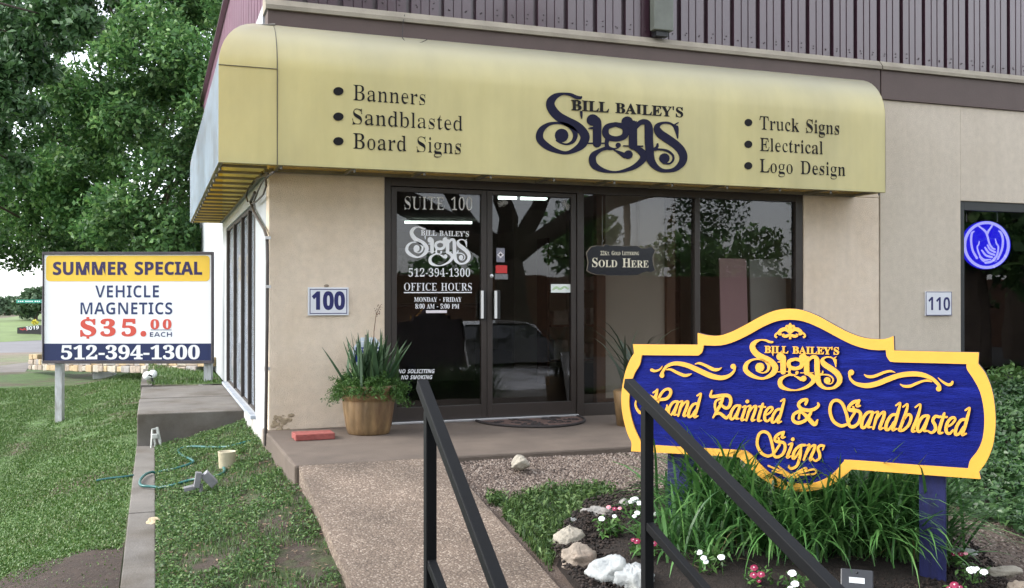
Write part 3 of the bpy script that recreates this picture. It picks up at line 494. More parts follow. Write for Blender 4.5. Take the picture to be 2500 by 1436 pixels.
# ---------------------------------------------------------------- terrain
def lawnz(x, y):
    t = min(1, max(0, (-1.1-x)/1.4)); t = t*t*(3-2*t); far = min(1, max(0, (y-14)/25))
    return -.385-.25*t-.35*far
def plotz(x, y):
    if y < 2.1:
        edge = min(-.15, bedz(y)-.08) if y < -1.7 else -.15
        t = min(1, max(0, (x+.9)/.9)); return (-.385)*(1-t)+edge*t
    return -.06
def groundz(x, y):
    if -1.0 <= x <= 0: return -.85
    if x < -1.0: return lawnz(x, y)-.05
    if y < -1.85: return bedz(y)-.14
    return -.4
xs = [-400,-250,-150,-90,-60,-45,-35,-28,-22,-17,-13,-10,-8,-6,-5,-4,-3.2,-2.6,-2.2,-1.8,-1.5,-1.2,-1.0,-.9,0,1,2,3,4,6,8,12,18,30,60,120,250,400]
ys = [-400,-200,-100,-60,-40,-25,-16,-12,-10,-8.5,-7.2,-6.4,-5.6,-4.8,-4,-3.2,-2.5,-1.85,-1,0,1,2,3,4,6,8,10,12,14,17,21,26,33,42,60,90,150,250,400]
tag(MB().grid(xs, ys, groundz).build('ground', mat('earth', (.13,.10,.075), .95, .3, 3, .5, 30, col2=(.10,.12,.05), c2scale=.4, c2lo=.4, c2hi=.6), smooth=True), kind='structure')
LAWNM = mat('lawn_soil', (.055,.110,.024), .95, .35, 5, .6, 60, col2=(.075,.058,.036), c2scale=.75, c2lo=.47, c2hi=.62)
lx = [-60,-45,-34,-26,-20,-16,-13,-10.5,-8.5,-7,-6,-5,-4.2,-3.6,-3,-2.6,-2.2,-1.8,-1.5,-1.3,-1.075]
ly = [-8,-6,-5,-4,-3,-2,-1,0,1,2,3,4,5,6,7,8,9,10,12,14,16,18,20,22]
tag(MB().grid(lx, ly, lawnz).build('lawn', LAWNM, smooth=True), kind='structure')
PLOTM = mat('plot_soil', (.055,.040,.030), .95, .35, 7, .8, 50, col2=(.040,.058,.018), c2scale=6, c2lo=.42, c2hi=.6)
gx = [-.9+.1*i for i in range(10)]; gy = [-6.5+.2*i for i in range(44)]
tag(MB().grid(gx, gy, lambda x, y: plotz(x, y)+.012*math.sin(x*9+y*5)*math.sin(y*3.1)).build('grass_plot', PLOTM, smooth=True), kind='structure')
tag(MB().grid([-.9,-.5,-.2,0], [5.3,7,9,11,14], lambda x, y: -.03).build('side_strip', LAWNM, smooth=True), kind='structure')
# kerb, step block, walk, porch
kb = MB(); kb.box((-1.075,-6.5,-.75), (-.9,-1.2,-.375)); kb.box((-1.075,-1.185,-.75), (-.9,2.1,-.372)); kb.box((-1.075,5.32,-.7), (-.93,8.5,-.02))
tag(kb.build('kerb', CONC_D, bevel=.008), kind='structure')
st = MB(); st.box((-1.07,2.1,-.8), (-.002,3.72,-.05)); st.box((-1.06,3.735,-.8), (-.002,5.3,-.045))
tag(st.build('step', CONC_D, bevel=.012), kind='structure')
def aggregate(name, cols, scale, fill, bump=.6):
    """stones set in cement: each cell of a Voronoi pattern takes its own stone colour, the gaps show the fill; slow stains over all"""
    m = mat(name, fill, .85, 0); t = m.node_tree; N, L = t.nodes, t.links; b = N["Principled BSDF"]; tc = N.new('ShaderNodeTexCoord')
    vo = N.new('ShaderNodeTexVoronoi'); vo.inputs['Scale'].default_value = scale; vo.inputs['Randomness'].default_value = 1; L.new(tc.outputs['Object'], vo.inputs['Vector'])
    sp_ = N.new('ShaderNodeSeparateColor'); L.new(vo.outputs['Color'], sp_.inputs[0]); r = N.new('ShaderNodeValToRGB'); r.color_ramp.interpolation = 'CONSTANT'; e = r.color_ramp.elements
    e[0].color = (*cols[0], 1); e[1].color = (*cols[1], 1); e[1].position = .22
    for i, c in enumerate(cols[2:]): e.new(.36+.15*i).color = (*c, 1)
    L.new(sp_.outputs[0], r.inputs[0]); mr = N.new('ShaderNodeMapRange'); L.new(vo.outputs['Distance'], mr.inputs[0]); mr.inputs[1].default_value = .45; mr.inputs[2].default_value = .62
    mx = N.new('ShaderNodeMix'); mx.data_type = 'RGBA'; L.new(mr.outputs[0], mx.inputs[0]); L.new(r.outputs[0], mx.inputs[6]); mx.inputs[7].default_value = (*fill, 1)
    no = N.new('ShaderNodeTexNoise'); no.inputs['Scale'].default_value = 1.7; no.inputs['Detail'].default_value = 7; L.new(tc.outputs['Object'], no.inputs['Vector'])
    m2 = N.new('ShaderNodeMapRange'); L.new(no.outputs[0], m2.inputs[0]); m2.inputs[1].default_value = .32; m2.inputs[2].default_value = .68; m2.inputs[3].default_value = .62; m2.inputs[4].default_value = 1.25
    mm = N.new('ShaderNodeMix'); mm.data_type = 'RGBA'; mm.blend_type = 'MULTIPLY'; mm.inputs[0].default_value = 1; L.new(mx.outputs[2], mm.inputs[6]); L.new(m2.outputs[0], mm.inputs[7]); L.new(mm.outputs[2], b.inputs['Base Color'])
    bp = N.new('ShaderNodeBump'); bp.inputs['Strength'].default_value = bump; bp.inputs['Distance'].default_value = .006; bp.invert = True; L.new(vo.outputs['Distance'], bp.inputs['Height']); L.new(bp.outputs[0], b.inputs['Normal']); return m
AGG = aggregate('exposed_aggregate', ((.105,.078,.060),(.152,.114,.086),(.188,.145,.108),(.222,.172,.132),(.165,.124,.096),(.31,.255,.205)), 85, (.145,.108,.083))
wk = MB(); ya, yb = -1.86, -5.2
for (y0, y1, g) in ((ya, yb, 0),):
    wk.add([(0,y0,bedz(y0)), (1.0,y0,bedz(y0)), (1.0,y1,bedz(y1)), (0,y1,bedz(y1)), (0,y0,-1.2), (1.0,y0,-1.2), (1.0,y1,-1.2), (0,y1,-1.2)],
           [(3,2,1,0), (0,1,5,4), (1,2,6,5), (2,3,7,6), (3,0,4,7)])
tag(wk.build('walkway', AGG), kind='structure')
tag(MB().box((-30,-45,-1.3), (45,-5.95,-.992)).build('parking_lot', mat('asphalt', (.06,.058,.056), .9, .2, 3, .4, 80)), kind='structure')
po = MB(); po.box((-.03,-1.85,-.6), (7.0,.19,0.0)); tag(po.build('porch', CONC, bevel=.015), kind='structure')
# ---------------------------------------------------------------- the building
B = thing('shop_building', (3,0,0), 'tan stucco shop building with maroon ribbed metal top and dark glass storefront', 'building')
fr = MB(); T = .2
fr.box((0,0,-.005), (1.0,T,2.19)); fr.box((0,0,2.19), (6.383,T,3.25)); fr.box((5.42,0,-.005), (6.383,T,2.19))
fr.build('wall', STUCCO, B, bevel=.01); B.children
f2 = MB(); f2.box((6.398,0,-.5), (7.5,T,3.25)); f2.box((7.5,0,2.2), (9.6,T,3.25)); f2.box((9.6,0,-.5), (14,T,3.25)); f2.box((7.5,0,-.5), (9.6,T,.18))
tag(f2.build('wall', STUCCO_G, B, bevel=.006), 'paler greyish stucco wall around the neighbouring suite window')
MB().box((6.383,.03,-.4), (6.398,.15,3.57)).build('wall_joint', mat('joint_sealant', (.16,.14,.12), .8), B)
sp = MB()
for k in range(26):
    c = onY(666+random.random()*46, 1012+random.random()*42, -.003); a = .010+.022*random.random(); sp.ball(c, a, 7, (1.1,.22,.45+.4*random.random()))
sp.build('loose_render', mat('flaked_stucco', (.40,.32,.22), .95, .3, 30, .9, 60), B)
sw = MB(); WY0, WY1, WZ1 = 1.16, 5.2, 2.06
sw.box((0,.2,-.03), (T,WY0,3.25)); sw.box((0,WY0,WZ1), (T,WY1,3.25)); sw.box((0,WY1,-.03), (T,13.2,3.25)); sw.box((0,WY0,-.03), (T,WY1,.004))
tag(sw.build('side_wall', SIDEW, B, bevel=.006), 'bluish white painted side wall')
fd = MB(); fd.box((-.025,.16,-.8), (.18,13.2,-.03)); fd.build('foundation', mat('foundation', (.46,.46,.46), .9, .2, 3, .5, 50, col2=(.30,.26,.22), c2scale=2, c2lo=.5, c2hi=.7), B)
bn = MB(); bn.box((-.012,-.022,3.25), (6.383,T,3.565)); bn.box((6.398,-.022,3.25), (14,T,3.565)); bn.build('trim_band', BROWN, B, bevel=.005)
lg = MB(); lg.prism([(-.05,3.565), (.2,3.565), (.2,3.70), (.0,3.66), (-.05,3.60)], (-.03,0,0), (0,1,0), (0,0,1), (1,0,0), 0, 6.413)
lg.prism([(-.05,3.565), (.2,3.565), (.2,3.70), (.0,3.66), (-.05,3.60)], (6.398,0,0), (0,1,0), (0,0,1), (1,0,0), 0, 7.6); lg.build('ledge', LEDGE, B)
sl2 = MB(); sl2.box((-.03,.2,3.25), (.15,13.2,3.66)); sl2.build('side_trim', mat('side_trim_grey', (.42,.43,.45), .5, .1, 3), B)
def ribbed(p0, axis, out, length, z0, z1, pitch=.3048):
    """R-panel: tall trapezoid ribs every foot with two small ribs between"""
    axis, out = Vector(axis), Vector(out); prof = []; x = 0
    while x < length:
        prof += [(x, 0), (x+.004, -.05), (x+.046, -.05), (x+.05, 0)]
        for q in (.125, .205): prof += [(x+q, 0), (x+q+.004, -.010), (x+q+.012, -.010), (x+q+.016, 0)]
        x += pitch
    prof.append((length, 0)); vs = []
    for z in (z0, z1): vs += [Vector(p0)+axis*a+out*d+Vector((0,0,z)) for a, d in prof]
    n = len(prof); mb = MB(); mb.add(vs, [(i, i+1, n+i+1, n+i) for i in range(n-1)]); return mb
def screws(mb, p0, axis, out, length, z, pitch=.3048):
    x = .1
    while x < length:
        for dz in (0, .05): 
            c = Vector(p0)+Vector(axis)*(x+random.uniform(-.01,.01))+Vector(out)*.004+Vector((0,0,z+dz*random.random())); mb.ball(c, .007, 6)
        x += pitch/2
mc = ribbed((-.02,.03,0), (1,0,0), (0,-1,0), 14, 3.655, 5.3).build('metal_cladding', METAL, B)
scw = MB(); screws(scw, (-.02,.03,0), (1,0,0), (0,-1,0), 13, 3.73); scw.build('screw_heads', mat('screw', (.05,.035,.04), .5), mc)
ms = ribbed((0,.03,0), (0,1,0), (-1,0,0), 13.2, 3.655, 4.98)
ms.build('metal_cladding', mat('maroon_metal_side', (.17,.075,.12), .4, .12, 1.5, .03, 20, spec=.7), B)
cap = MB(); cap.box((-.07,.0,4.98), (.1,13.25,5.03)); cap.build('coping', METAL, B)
MB().box((.12,.14,5.0), (14,13.2,5.2)).build('roof', mat('roof', (.3,.3,.3), .9), B)
inner = MB(); inner.box((.25,13.0,-.4), (14,13.2,5)); inner.box((13.8,.2,-.4), (14,13,5)); inner.build('back_wall', mat('inner_back', (.3,.28,.25), .9), B)
# storefront: frames, doors, panes
YG = .055
X0, XA, XB, XC, XD, XE, XF = 1.0, 1.06, 1.985, 2.86, 2.96, 4.16, 5.42
sf = MB(); FY0, FY1 = .015, .10
sf.box((X0,FY0,0), (XA,FY1,2.19)); sf.box((XA,FY0,2.115), (XC,FY1,2.19)); sf.box((XC,FY0,0), (XD-.03,FY1,2.19))
sf.box((XD-.03,FY0,2.115), (5.33,FY1,2.19)); sf.box((XD-.03,FY0,.0), (5.33,FY1,.115)); sf.box((XE-.025,FY0,.115), (XE+.035,FY1,2.115)); sf.box((5.33,FY0,0), (XF,FY1,2.19))
sf.build('storefront_frame', BRONZE, B, bevel=.003)
MB().box((XA,-.02,.001), (XC,.12,.022)).build('threshold', ALU, B, bevel=.004)
def leaf_door(x0, x1, hinge):
    d = MB(); st_ = .052
    gz0, gz1 = .145, 2.068
    d.box((x0,.028,.024), (x0+st_,.082,2.11)); d.box((x1-st_,.028,.024), (x1,.082,2.11)); d.box((x0+st_,.028,gz1), (x1-st_,.082,2.11)); d.box((x0+st_,.028,.024), (x1-st_,.082,gz0))
    o = d.build('door', BRONZE, B, bevel=.003)
    MB().box((x0+st_,.052,gz0), (x1-st_,.058,gz1)).build('glass_pane', GLASS, o)
    return o
DL = leaf_door(XA+.004, 1.958, 0); DR = leaf_door(1.963, XC-.004, 1)
for d, px0, px1, bx in ((DL, 1170, 1184.5, 1177.5), (DR, 1205.5, 1219, 1210.5)):
    h = MB(); a, b_ = onY(px0, 709, .027), onY(px1, 780, .027); h.box((a.x,.0,b_.z), (b_.x,.027,a.z))
    hh = h.build('handle', BLACKFR, d, bevel=.004)
    c0, c1 = onY(bx, 710, -.02), onY(bx, 778, -.02); k = MB(); k.box((c0.x-.011,-.03,c1.z), (c0.x+.011,-.002,c0.z)); k.build('grip', mat('grip_white', (.72,.72,.72), .3, 0), hh, bevel=.004)
lk = onY(1200, 674, .027); MB().lathe([(0,.0), (.016,.0), (.018,-.008), (.001,-.012)][::-1], (lk.x,.03,lk.z), 16, (0,1,0)).build('lock', ALU, DR)
pn = MB(); pn.box((XD-.03,.052,.115), (XE-.025,.058,2.115)); wl = pn.build('window', GLASS, B)
pn = MB(); pn.box((XE+.035,.052,.115), (5.33,.058,2.115)); wr = pn.build('window', GLASS, B)
# neighbouring suite's window
nf = MB(); nf.box((7.5,.02,.18), (7.57,.10,2.2)); nf.box((7.57,.02,2.10), (9.6,.10,2.2)); nf.box((7.57,.02,.18), (9.6,.10,.26)); nf.box((9.53,.02,.26), (9.6,.10,2.10)); nf.box((8.62,.02,.26), (8.68,.1,2.1))
no_ = nf.build('storefront_frame', mat('grey_black_frame', (.022,.024,.027), .4, .1, 5), B, bevel=.003)
MB().box((7.57,.055,.26), (8.62,.061,2.10)).build('window', glass('dark_glass', (.62,.62,.63)), B); MB().box((8.68,.055,.26), (9.53,.061,2.10)).build('window', MATS['dark_glass'], B)
ld = MB(); ld.box((7.4,-.12,.1), (9.9,.0,.18)); ld.build('window_ledge', mat('white_ledge', (.6,.6,.58), .7, .15, 4), B, bevel=.006)
# side window with its dark mullions
sm = MB()
for y in (1.3, 2.0, 2.85, 3.95, 5.12): sm.box((.004,y-.035,.02), (.06,y+.035,WZ1-.03))
sm.box((.02,WY0,WZ1-.04), (.13,WY1,WZ1)); sm.box((.02,WY0,.004), (.13,WY1,.03)); sm.build('side_mullions', mat('dark_brown_wood', (.03,.022,.018), .6, .2, 8), B, bevel=.003)
MB().box((.041,WY0+.01,.03), (.047,WY1-.01,WZ1-.04)).build('side_window', GLASS_S, B)
MB().box((-.05,1.1,-.03), (.02,5.25,.003)).build('side_sill', mat('sill_blue_grey', (.30,.33,.38), .7, .2, 4), B, bevel=.004)
# interior shell
rm = MB(); rm.box((.2,.2,-.05), (6.3,12.9,0)); tag(rm.build('floor', mat('dark_carpet', (.050,.033,.026), .95, .2, 6, .2, 80)), kind='structure')
wv = MB(); wv.box((.21,12.0,0), (6.25,12.1,2.55)); wv.box((6.25,.25,-.05), (6.35,12.1,2.6)); wv.box((7.0,4.0,-.4), (13,4.1,2.7)); wv.box((6.36,.25,-.4), (6.45,4,2.7))
wv.box((4.5,6.2,0), (5.4,6.3,2.55))
tag(wv.build('inner_wall', mat('inner_paint', (.30,.27,.20), .9, .1, 2)), kind='structure')
tag(MB().box((.21,.2,2.55), (6.25,12,2.62)).build('ceiling', mat('ceiling', (.24,.23,.21), .9, .1, 3)), kind='structure')
tag(MB().box((6.45,.2,2.6), (13.8,4,2.7)).build('suite_ceiling', mat('suite_ceiling', (.05,.05,.05), .9)), kind='structure')
tag(MB().box((6.45,.2,-.1), (13.8,4,-.02)).build('suite_floor', mat('suite_floor', (.05,.045,.04), .9)), kind='structure')
TUBE = mat('lit_tube', (.80,1.0,.90), .5, 0, emit=1.05)
def strip(px0, py0, px1, py1, label, z=2.50):
    a, b_ = onZ(px0, py0, z), onZ(px1, py1, z); t = thing('strip_light', ((a+b_)/2), label, 'ceiling light', 'fluorescent lights inside the shop')
    MB().bar(a+Vector((0,0,.035)), b_+Vector((0,0,.035)), .16, .03).build('housing', mat('lamp_housing', (.6,.6,.6), .5, 0), t)
    MB().bar(a, b_, .12, .035).build('tube', TUBE, t)
strip(988, 543, 1152, 544, 'long lit fluorescent strip seen through the left door leaf under SUITE 100')
strip(1216, 483, 1262, 483, 'lit fluorescent strip at the top left of the right door leaf')
strip(1272, 484, 1334, 485, 'lit fluorescent strip at the top middle of the right door leaf')
strip(1630, 506, 1668, 506, 'short lit fluorescent strip seen through the large window')
# ---------------------------------------------------------------- awning
AW = thing('awning', (2.8,-.2,2.19), 'long pale yellow vinyl awning with dark sign lettering wrapping the shop corner', 'awning')
AD, AZ0, AZ1, AZ2, AX, AYE, AS = .476, 2.19, 2.958, 3.42, 6.055, 5.95, .437/.476
prof = [(AD,AZ0), (AD,AZ0)]+[(AD,AZ0+(AZ1-AZ0)*k/6) for k in range(1, 7)]+[(AD*math.cos(a)**1.0, AZ1+(AZ2-AZ1)*math.sin(a)) for a in [math.pi/2*k/10 for k in range(1, 11)]]
def path_row(d, z, k, n1=130, n2=30):
    P_ = [(AX+(-d*AS-AX)*i/n1, -d, z) for i in range(n1+1)]
    return P_ if k == 0 else [(-d*AS, -d+(AYE+d)*i/n2, z) for i in range(n2+1)]
def sag(p, z):
    x, y, zz = p; a = -.004*math.exp(-(((x-.05+.2975)%.595-.2975)/.05)**2)+.003*math.sin(x*2.3+z*1.7)*math.sin(z*4)+.0015*math.sin(x*5.1+1)*math.sin(z*7); return a
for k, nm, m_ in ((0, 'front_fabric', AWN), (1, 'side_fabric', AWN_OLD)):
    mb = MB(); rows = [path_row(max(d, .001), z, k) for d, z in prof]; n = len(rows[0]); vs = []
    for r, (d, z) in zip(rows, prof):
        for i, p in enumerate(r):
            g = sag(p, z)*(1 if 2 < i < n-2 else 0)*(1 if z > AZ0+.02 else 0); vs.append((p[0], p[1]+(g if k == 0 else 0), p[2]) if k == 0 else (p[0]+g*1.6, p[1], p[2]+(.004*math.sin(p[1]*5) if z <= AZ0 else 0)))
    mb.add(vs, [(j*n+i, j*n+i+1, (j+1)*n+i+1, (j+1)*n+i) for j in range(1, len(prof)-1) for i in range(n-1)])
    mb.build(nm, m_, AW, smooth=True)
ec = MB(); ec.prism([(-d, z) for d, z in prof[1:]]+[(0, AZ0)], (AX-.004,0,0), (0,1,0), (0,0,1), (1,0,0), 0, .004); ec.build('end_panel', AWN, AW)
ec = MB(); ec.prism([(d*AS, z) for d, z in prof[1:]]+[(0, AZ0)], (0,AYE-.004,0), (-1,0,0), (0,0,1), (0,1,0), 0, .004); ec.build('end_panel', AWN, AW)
hm = MB(); hm.box((-.435,-AD+.002,AZ0-.004), (AX-.002,-AD+.03,AZ0+.004)); hm.box((-.435,-AD+.03,AZ0-.004), (-.405,AYE-.002,AZ0+.004)); hm.build('hem', mat('dirty_hem', (.20,.17,.08), .8, .3, 12), AW)
sm_ = MB()
sm_.tube([(.016, -d-.003, z) for d, z in prof[1:]], .0045, 6); sm_.tube([(-.437, -.479, AZ1), (.016, -.479, AZ1)], .0035, 6)
sm_.build('seam', mat('seam', (.10,.09,.06), .7, 0), AW)
af = MB(); zb = AZ0+.012
af.bar((AX-.01,-AD+.022,zb), (-.40,-AD+.022,zb), .03, .025); af.bar((-.415,-.46,zb), (-.415,AYE-.01,zb), .03, .025)
af.bar((AX-.01,-.02,zb), (0,-.02,zb), .03, .03); af.bar((-.02,0,zb), (-.02,AYE-.01,zb), .03, .03)
for i in range(11):
    x = .05+i*.595; af.bar((x,-AD+.035,zb), (x,-.035,zb), .028, .022); af.tube([(x,-d+.03,z-.03) for d, z in prof[1::2]], .011, 6)
for i in range(15):
    y = -.2+i*.42; af.bar((-.40,y,zb), (-.035,y,zb), .028, .022); af.tube([(-d*AS+.03,y,z-.03) for d, z in prof[1::2]], .011, 6)
af.build('frame', FRAMEST, AW)
PA = Plane((0,-.476,0), (1,0,0), (0,-1,0))
HB = .006
for s, x0, y0, x1, y1, c, dy, bx_, ra, rb_ in (("Banners",861,245,1039,257,38,223,826,12.5,10),("Sandblasted",860,303,1130,320,37.5,285,826,12.5,10),("Board Signs",861,363,1126,376.5,38,345,826,12.5,10),
    ("Truck Signs",1854,316,2049,329,32.5,299.6,1826.5,9.5,9),("Electrical",1854,368.5,2009,377,32,352.6,1826.5,9.5,9),("Logo Design",1854,420.5,2064,430,32.5,405,1826.5,9.5,9)):
    tx = MB(); text_px(tx, PA, s, x0, y0, x1, y1, c, 'R', -.021, .0, HB); disc(tx, crop(0, 0, 1, PA), bx_, dy, ra, 0, HB, 0, 20, rb_); tx.build('lettering', INK, AW)
lgm = MB(); strokes(lgm, crop(1280, 200, 5.682, PA), LOGO, 0, HB, k=8); lo_ = lgm.build('logo', NAVY, AW)
lgm = MB(); text_px(lgm, PA, "BILL BAILEY'S", 1395.3, 268.7, 1667, 286.8, 24.6, 'R', .006, 0, HB); lgm.build('lettering', INK, AW)
# loose wire over the awning, cables and conduit at the corner, box light on the metal
MBw = MB(); MBw.tube([onY(988, 36, -.03), onY(984, 55, -.06), onY(982, 92, -.22), onY(990, 102, -.28), onY(1012, 108, -.30), onY(1030, 103, -.28), onY(1043, 97, -.25)], .003, 6)
tag(MBw.build('wire', mat('black_cable', (.02,.02,.02), .6, 0), loc=onY(988,36,-.03)), 'thin black wire drooping over the top of the yellow awning', 'wire')
CABLE = mat('brown_cable', (.055,.045,.042), .6, .1, 10)
cb = MB(); P_ = [onX(622, 470, -.03), onX(612, 492, -.03), onX(617, 512, -.03), onX(630, 535, -.03), onX(645, 560, -.03), onX(652, 582, -.03), onX(653, 640, -.03), onX(652, 800, -.035), onX(650, 960, -.035), onX(648, 1088, -.035)]
cb.tube(P_, .014, 8); t = thing('cable_conduit', P_[-1], 'dark brown conduit running down the corner of the white side wall', 'conduit'); cb.build('pipe', CABLE, t)
cl = MB()
for q in (onX(653, 581, -.03), onX(653, 700, -.03), onX(651, 900, -.03)): cl.box((q.x-.02,q.y-.03,q.z-.012), (q.x+.025,q.y+.03,q.z+.012))
cl.build('clamp', ALU, t)
j = MB(); c = onX(640, 425, -.04); j.ball(c, .035, 10, (.7,1.6,.7))
for q_ in ([(655,425),(625,434),(606,460),(601,480),(605,492)], [(648,428),(650,455),(643,475),(625,493),(616,497)], [(662,424),(640,445),(628,470),(618,495)], [(668,420),(655,430),(640,432),(622,440)]): j.tube([onX(x_, y_, -.035-.006*k) for k, (x_, y_) in enumerate(q_)], .008, 6)
tag(j.build('cable_bundle', CABLE, loc=c), 'tangle of dark cables hanging under the awning corner', 'cables')
bx = thing('wall_light', onY(1620, 60, -.05), 'grey green box light fixed to the maroon metal cladding', 'light')
a, b_ = onY(1597, -40, -.12), onY(1645, 76, -.12); h = MB(); h.box((a.x,-.12,b_.z), (b_.x,-.03,a.z)); h.build('housing', mat('box_green_grey', (.13,.14,.12), .5, .15, 6), bx, bevel=.008)
h = MB(); h.box((a.x+.04,-.09,b_.z-.05), (b_.x-.04,-.01,b_.z)); h.build('bracket', BLACKFR, bx)
# ---------------------------------------------------------------- lettering and stickers on the doors
PD = Plane((0,.0515,0), (1,0,0), (0,-1,0)); WV = mat('white_vinyl', (.82,.83,.86)); H1 = .0012
for s, x0, y0, x1, y1, c, fo, of, sl_ in (("SUITE 100",987,511,1153.7,513.5,31,'R',-.020,0),("512-394-1300",997,675.4,1148,675.4,19.5,'R',-.012,0),("OFFICE HOURS",986,709.6,1152,709.6,18.5,'R',-.014,0),("MONDAY - FRIDAY",1011,737,1127,737,11.2,'R',0,0),("8:00 AM - 5:00 PM",1014,753.6,1121,753.4,11.2,'R',0,0),("NO SOLICITING",972,911.6,1059.5,911.0,9.5,'N',.004,.22),("NO SMOKING",979,926.3,1054,925.6,9.5,'N',.004,.22)):
    d1 = MB(); text_px(d1, PD, s, x0, y0, x1, y1, c, fo, of, 0, H1, slant=sl_)
    if s[0] == 'O': stroke(d1, crop(0,0,1,PD), [(986,714.6,2.6), (1152,714.2,2.6)], 0, H1, cap=False)
    d1.build('lettering', WV, DL)
lgd = MB(); ua, va = PD.hit(989, 647); ub, vb = PD.hit(1149, 558.5); logo(lgd, PD, ua, va, ub, vb, 0, H1, .004); lgd.build('logo', WV, DL)
def sticker(name, x0, y0, x1, y1, m_, parent, h=.001):
    mb = MB(); ua, va = PD.hit(x0, y1); ub, vb = PD.hit(x1, y0); mb.prism([(ua,va), (ub,va), (ub,vb), (ua,vb)], PD.O, PD.U, PD.Vv, PD.N, .0001, h); return mb.build(name, m_, parent)
sticker('sticker', 1040, 757.5, 1091, 764.5, mat('sticker_white', (.75,.70,.74), .5, .1, 20), DL)
s_ = sticker('sticker', 1212, 606, 1232, 640, mat('flyer_grey', (.22,.22,.27), .6, .3, 60), DR)
st5 = MB(); ff = crop(0, 0, 1, PD); sx_, sy_ = 1222, 622.5; disc(st5, ff, sx_, sy_, 8.5, 0, .0013, 0, 4); st5.build('flyer_panel', mat('sticker_white', (.75,.70,.74)), s_)
st5 = MB(); V_ = [(sx_+(5 if k % 2 == 0 else 2)*math.sin(math.pi*k/5), sy_-(5 if k % 2 == 0 else 2)*math.cos(math.pi*k/5)) for k in range(10)]
VV, FF = fill_curve([[PD.hit(*q) for q in V_]]); slab_from_fill(st5, VV, FF, lambda x, y, h: PD.at(x, y, h), 0, .0017); st5.build('star', INK, s_)
tag(sticker('sticker', 1210, 648, 1238, 667, mat('sticker_red', (.55,.03,.03), .5, .15, 60), DR), 'red sticker'); sticker('sticker', 1208, 669, 1240, 682, mat('sticker_grey', (.16,.16,.17), .5, .5, 90), DR)
s_ = sticker('sticker', 1345, 694, 1394, 714.5, mat('sticker_card', (.70,.74,.72), .5, .1, 20), DR)
q = MB(); stroke(q, ff, [(1349,708,4), (1358,702,6), (1367,706,5), (1378,701,5), (1388,706,4)], 0, .0014); q.build('print', mat('pale_green_print', (.40,.55,.33), .6, .3, 60), s_)
for x0, y0, r in ((1227,496,.55), (1382,501,-.75)):
    q = MB(); u, v = PD.hit(x0, y0); logo(q, PD, u-.048, v-.032, u+.048, v+.032, 0, H1, .02, True, r); q.build('logo', mat('greyed_vinyl', (.45,.45,.46), .6, 0), DR)
# ================================================================ signs
def number_sign(name, quad, label, txt, tb, cap, off, frame_in):
    pl = Plane((0,-.022,0), (1,0,0), (0,-1,0)); (xa,ya), (xb,yb) = quad
    ua, va = pl.hit(xa, yb); ub, vb = pl.hit(xb, ya); t = thing(name, pl.at((ua+ub)/2, va), label, 'sign')
    m = MB(); m.box((ua,-.022,va), (ub,-.002,vb)); m.build('panel', mat('enamel_white', (.66,.68,.74), .35, .05, 6), t, bevel=.003)
    e, w2 = frame_in, .0065; m = MB()
    for (a, b_, c, d) in ((ua+e,va+e,ub-e,va+e+w2), (ua+e,vb-e-w2,ub-e,vb-e), (ua+e,va+e+w2,ua+e+w2,vb-e-w2), (ub-e-w2,va+e+w2,ub-e,vb-e-w2)):
        m.prism([(a,b_), (c,b_), (c,d), (a,d)], pl.O, pl.U, pl.Vv, pl.N, 0, .001)
    m.build('border', mat('sign_navy', (.009,.012,.11), .4, .05, 6), t)
    m = MB(); text_px(m, pl, txt, *tb, cap, 'N', off, 0, .001); m.build('numerals', MATS['sign_navy'], t)
    return t
n1 = number_sign('number_sign', ((752,702), (851.5,770.5)), 'white rectangular plaque with blue number 100 on the tan wall', '100', (763,755,841,755), 42, .018, .014)
nl = onY(797, 698, -.004); MB().ball((nl.x,-.004,nl.z), .022, 10, (1,.25,.6)).build('hanger', mat('old_nail', (.25,.20,.15), .8, .2, 20), n1)
n2 = number_sign('number_sign', ((2260.5,712), (2324,771)), 'small white plaque with blue number 110 beside the dark window', '110', (2266.5,757,2319.5,758), 32, -.004, .002)
# ---- gold lettering sign hung inside the large window
PS = Plane((0,.034,0), (1,0,0), (0,-1,0)); G = thing('hanging_sign', PS.at(*PS.hit(1515, 668)), 'black scalloped sign with gold words SOLD HERE hanging over the large window', 'sign')
O_ = [(80,440),(105,405),(140,398),(180,400),(192,388),(215,396),(300,400),(380,398),(412,414),(440,412),(468,404),(490,424),(477,455),(474,480),(478,510),(490,545),(468,556),(440,552),(412,560),(385,574),(300,576),(200,576),(185,572),(140,570),(105,560),(82,545),(90,500)]
for nm, gx, h0, h1, m_ in (('edge', 1.03, 0, .008, mat('gold_edge', (.20,.17,.13), .5, .1, 9)), ('panel', 1.0, .0085, .012, mat('black_gloss', (.008,.009,.016), .2, .05, 4))):
    P_ = [PS.hit(1400+((x-283)*gx+283)/2.476, 440+((y-482)*gx+482)/2.476) for x, y in O_]; m = MB(); V_, F_ = fill_curve([P_]); slab_from_fill(m, V_, F_, lambda x, y, h: PS.at(x, y, h), h0, h1); m.build(nm, m_, G)
GOLD = mat('gold_leaf', (.75,.70,.55), .45, .08, 20); m = MB()
text_px(m, PS, "22Kt. Gold Lettering", 1464.6, 623.5, 1558.7, 623, 10, 'R', 0, .012, .0135, small=.8); m.build('lettering', GOLD, G); m = MB()
text_px(m, PS, "Sold Here", 1444.4, 652, 1581.7, 653.5, 22, 'R', 0, .012, .0135, small=.78); m.build('lettering', GOLD, G)
m = MB()
for px in (1470, 1560): a = PS.at(*PS.hit(px, 603), .004); m.tube([a, a+Vector((0,0,.49))], .002, 5)
m.build('cord', mat('thin_cord', (.2,.2,.2), .6, 0), G)
